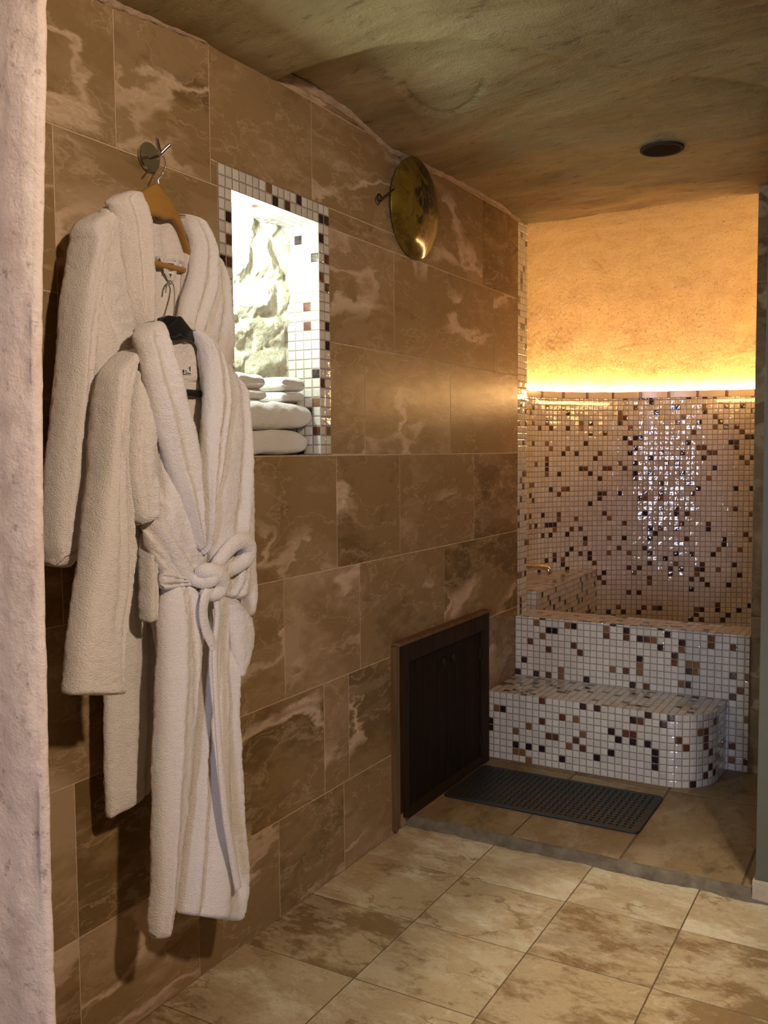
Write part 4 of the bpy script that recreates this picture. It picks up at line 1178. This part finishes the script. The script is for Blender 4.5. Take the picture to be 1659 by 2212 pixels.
mesh_obj('belt_tail', *tube(tpx([(455, 1270, 0.010), (443, 1292, 0.012), (439, 1325, 0.008), (445, 1360, 0.006), (456, 1385, 0.006), (461, 1402, 0.006)], kb), [0.013, 0.0125, 0.012, 0.012, 0.0115, 0.009], n=16, m=80, flat=0.5, flat_dir=(1, 0, 0)), M['terry'], P2)
mesh_obj('belt_tail', *tube(tpx([(466, 1275, 0.006), (470, 1330, 0.006), (464, 1400, 0.006), (467, 1500, 0.010), (476, 1640, 0.012), (487, 1760, 0.014), (500, 1840, 0.012), (514, 1918, 0.010)], kb), [0.010, 0.008, 0.007, 0.0075, 0.0085, 0.0095, 0.010, 0.0095], n=14, m=160, flat=0.6, flat_dir=(1, 0, 0)), M['terry'], P2)
# skirt, left overlap hanging longer
loft('skirt_panel', [(352, 1258, 415, 1262), (343, 1300, 428, 1300), (339, 1360, 431, 1360), (337, 1430, 426, 1430), (334, 1520, 419, 1520), (331, 1620, 410, 1620), (328, 1720, 401, 1720), (326, 1820, 388, 1820), (324, 1920, 375, 1920), (321, 1985, 370, 1980), (322, 2029, 366, 2024)],
     X2 + 0.012, [0.026, 0.034, 0.036, 0.034, 0.03, 0.028, 0.024], 0.02, parent=P2, m=200, capb=0.020,
     ridges=[(0.008, 0.10, [(0.0, 0.3), (0.3, 0.35), (1, 0.45)]), (-0.008, 0.06, [(0, 0.55), (0.2, 0.6), (0.4, 0.75)]), (-0.007, 0.05, [(0, 0.35), (0.12, 0.42)])])
loft('skirt_panel', [(425, 1270, 500, 1275), (430, 1330, 520, 1330), (430, 1400, 515, 1400), (425, 1480, 508, 1480), (418, 1560, 510, 1560), (410, 1640, 515, 1640), (402, 1720, 520, 1720), (395, 1800, 525, 1800), (386, 1870, 527, 1860), (380, 1930, 524, 1920), (376, 1972, 512, 1990)],
     X2 - 0.008, [0.030, 0.034, 0.032, 0.034, 0.036, 0.036], 0.018, parent=P2, m=200, capb=0.014,
     ridges=[(-0.016, 0.035, [(0.15, 0.20), (0.5, 0.20), (0.8, 0.27), (1, 0.28)]), (0.010, 0.05, [(0.1, 0.12), (1, 0.14)]), (0.014, 0.09, [(0.3, 0.40), (0.7, 0.45), (1, 0.5)]),
             (-0.014, 0.035, [(0.15, 0.5), (0.4, 0.56), (0.7, 0.64), (0.9, 0.74)]), (0.010, 0.06, [(0.2, 0.7), (0.6, 0.8), (1, 0.9)]), (-0.008, 0.04, [(0.1, 0.35), (0.4, 0.33)])])
# pocket sagging on the right hip
loft('pocket', [(488, 1300, 500, 1296), (490, 1318, 536, 1330), (492, 1345, 545, 1352), (494, 1385, 543, 1390), (498, 1425, 534, 1428), (504, 1462, 520, 1465)],
     X2 + 0.018, 0.020, 0.016, parent=P2, m=70, ridges=[(0.005, 0.5, [(0.0, 0.5), (0.12, 0.5)])])

# ------------------------------------------------------------------ lights
def area(name, loc, target, sx, sy, power, col, spread=None):
    l = bpy.data.lights.new(name, 'AREA'); l.shape = 'RECTANGLE'; l.size = sx; l.size_y = sy
    l.energy = power; l.color = col
    if spread: l.spread = spread
    o = bpy.data.objects.new(name, l); COL.objects.link(o); o.location = loc
    o.rotation_euler = (Vector(target) - Vector(loc)).to_track_quat('-Z', 'Z').to_euler()
    return o
def spot(name, loc, target, power, col, angle, blend, r=0.04):
    l = bpy.data.lights.new(name, 'SPOT'); l.energy = power; l.color = col; l.spot_size = angle; l.spot_blend = blend
    l.shadow_soft_size = r
    o = bpy.data.objects.new(name, l); COL.objects.link(o); o.location = loc
    o.rotation_euler = (Vector(target) - Vector(loc)).to_track_quat('-Z', 'Z').to_euler()
    return o
# ceiling lamp to the right of the viewer
spot('ceiling_lamp', (0.60, 0.42, 2.10), (-1.35, 1.35, 0.9), 128, (1.0, 0.78, 0.60), math.radians(86), 0.5, 0.05)
# recessed ceiling spot whose pool falls on the tiled floor
spot('floor_spot', (-0.03, 2.05, 2.20), (-0.03, 2.08, 0.0), 72, (1.0, 0.93, 0.78), math.radians(52), 0.30, 0.05)
# unseen fill spot added behind the camera to brighten the plaster pier
spot('pier_fill', (-1.15, -0.65, 1.95), (-1.15, 0.8, 1.15), 22, (1.0, 0.83, 0.66), math.radians(100), 0.8, 0.08)
# daylight through the opening at the rear
area('rear_daylight', (-0.62, -4.5, 1.25), (-0.62, 3.0, 1.0), 0.9, 1.9, 13, (0.60, 0.66, 1.0))
area('rear_daylight_right', (0.62, -2.2, 0.95), (-0.9, 4.7, 0.9), 0.14, 1.6, 6.5, (0.66, 0.72, 1.0), spread=math.radians(55))
# lamp inside the niche
pl = bpy.data.lights.new('niche_lamp_light', 'POINT'); pl.energy = 13; pl.color = (0.84, 1.0, 0.95); pl.shadow_soft_size = 0.02
po = bpy.data.objects.new('niche_lamp_light', pl); COL.objects.link(po); po.location = (lx, iy0 + 0.035, lz - 0.012)

w = bpy.data.worlds.new('world'); S.world = w; w.use_nodes = True
w.node_tree.nodes['Background'].inputs[0].default_value = (1.0, 0.62, 0.32, 1)
w.node_tree.nodes['Background'].inputs[1].default_value = 0.08

S.view_settings.view_transform = 'Standard'
S.view_settings.look = 'None'
S.view_settings.gamma = 1.0
S.view_settings.use_curve_mapping = False
S.view_settings.exposure = 0.0
S.cycles.use_denoising = True
S.cycles.max_bounces = 6
S.cycles.diffuse_bounces = 4
S.cycles.glossy_bounces = 3
S.cycles.use_adaptive_sampling = True
S.cycles.adaptive_threshold = 0.05
S.cycles.sample_clamp_indirect = 4.0
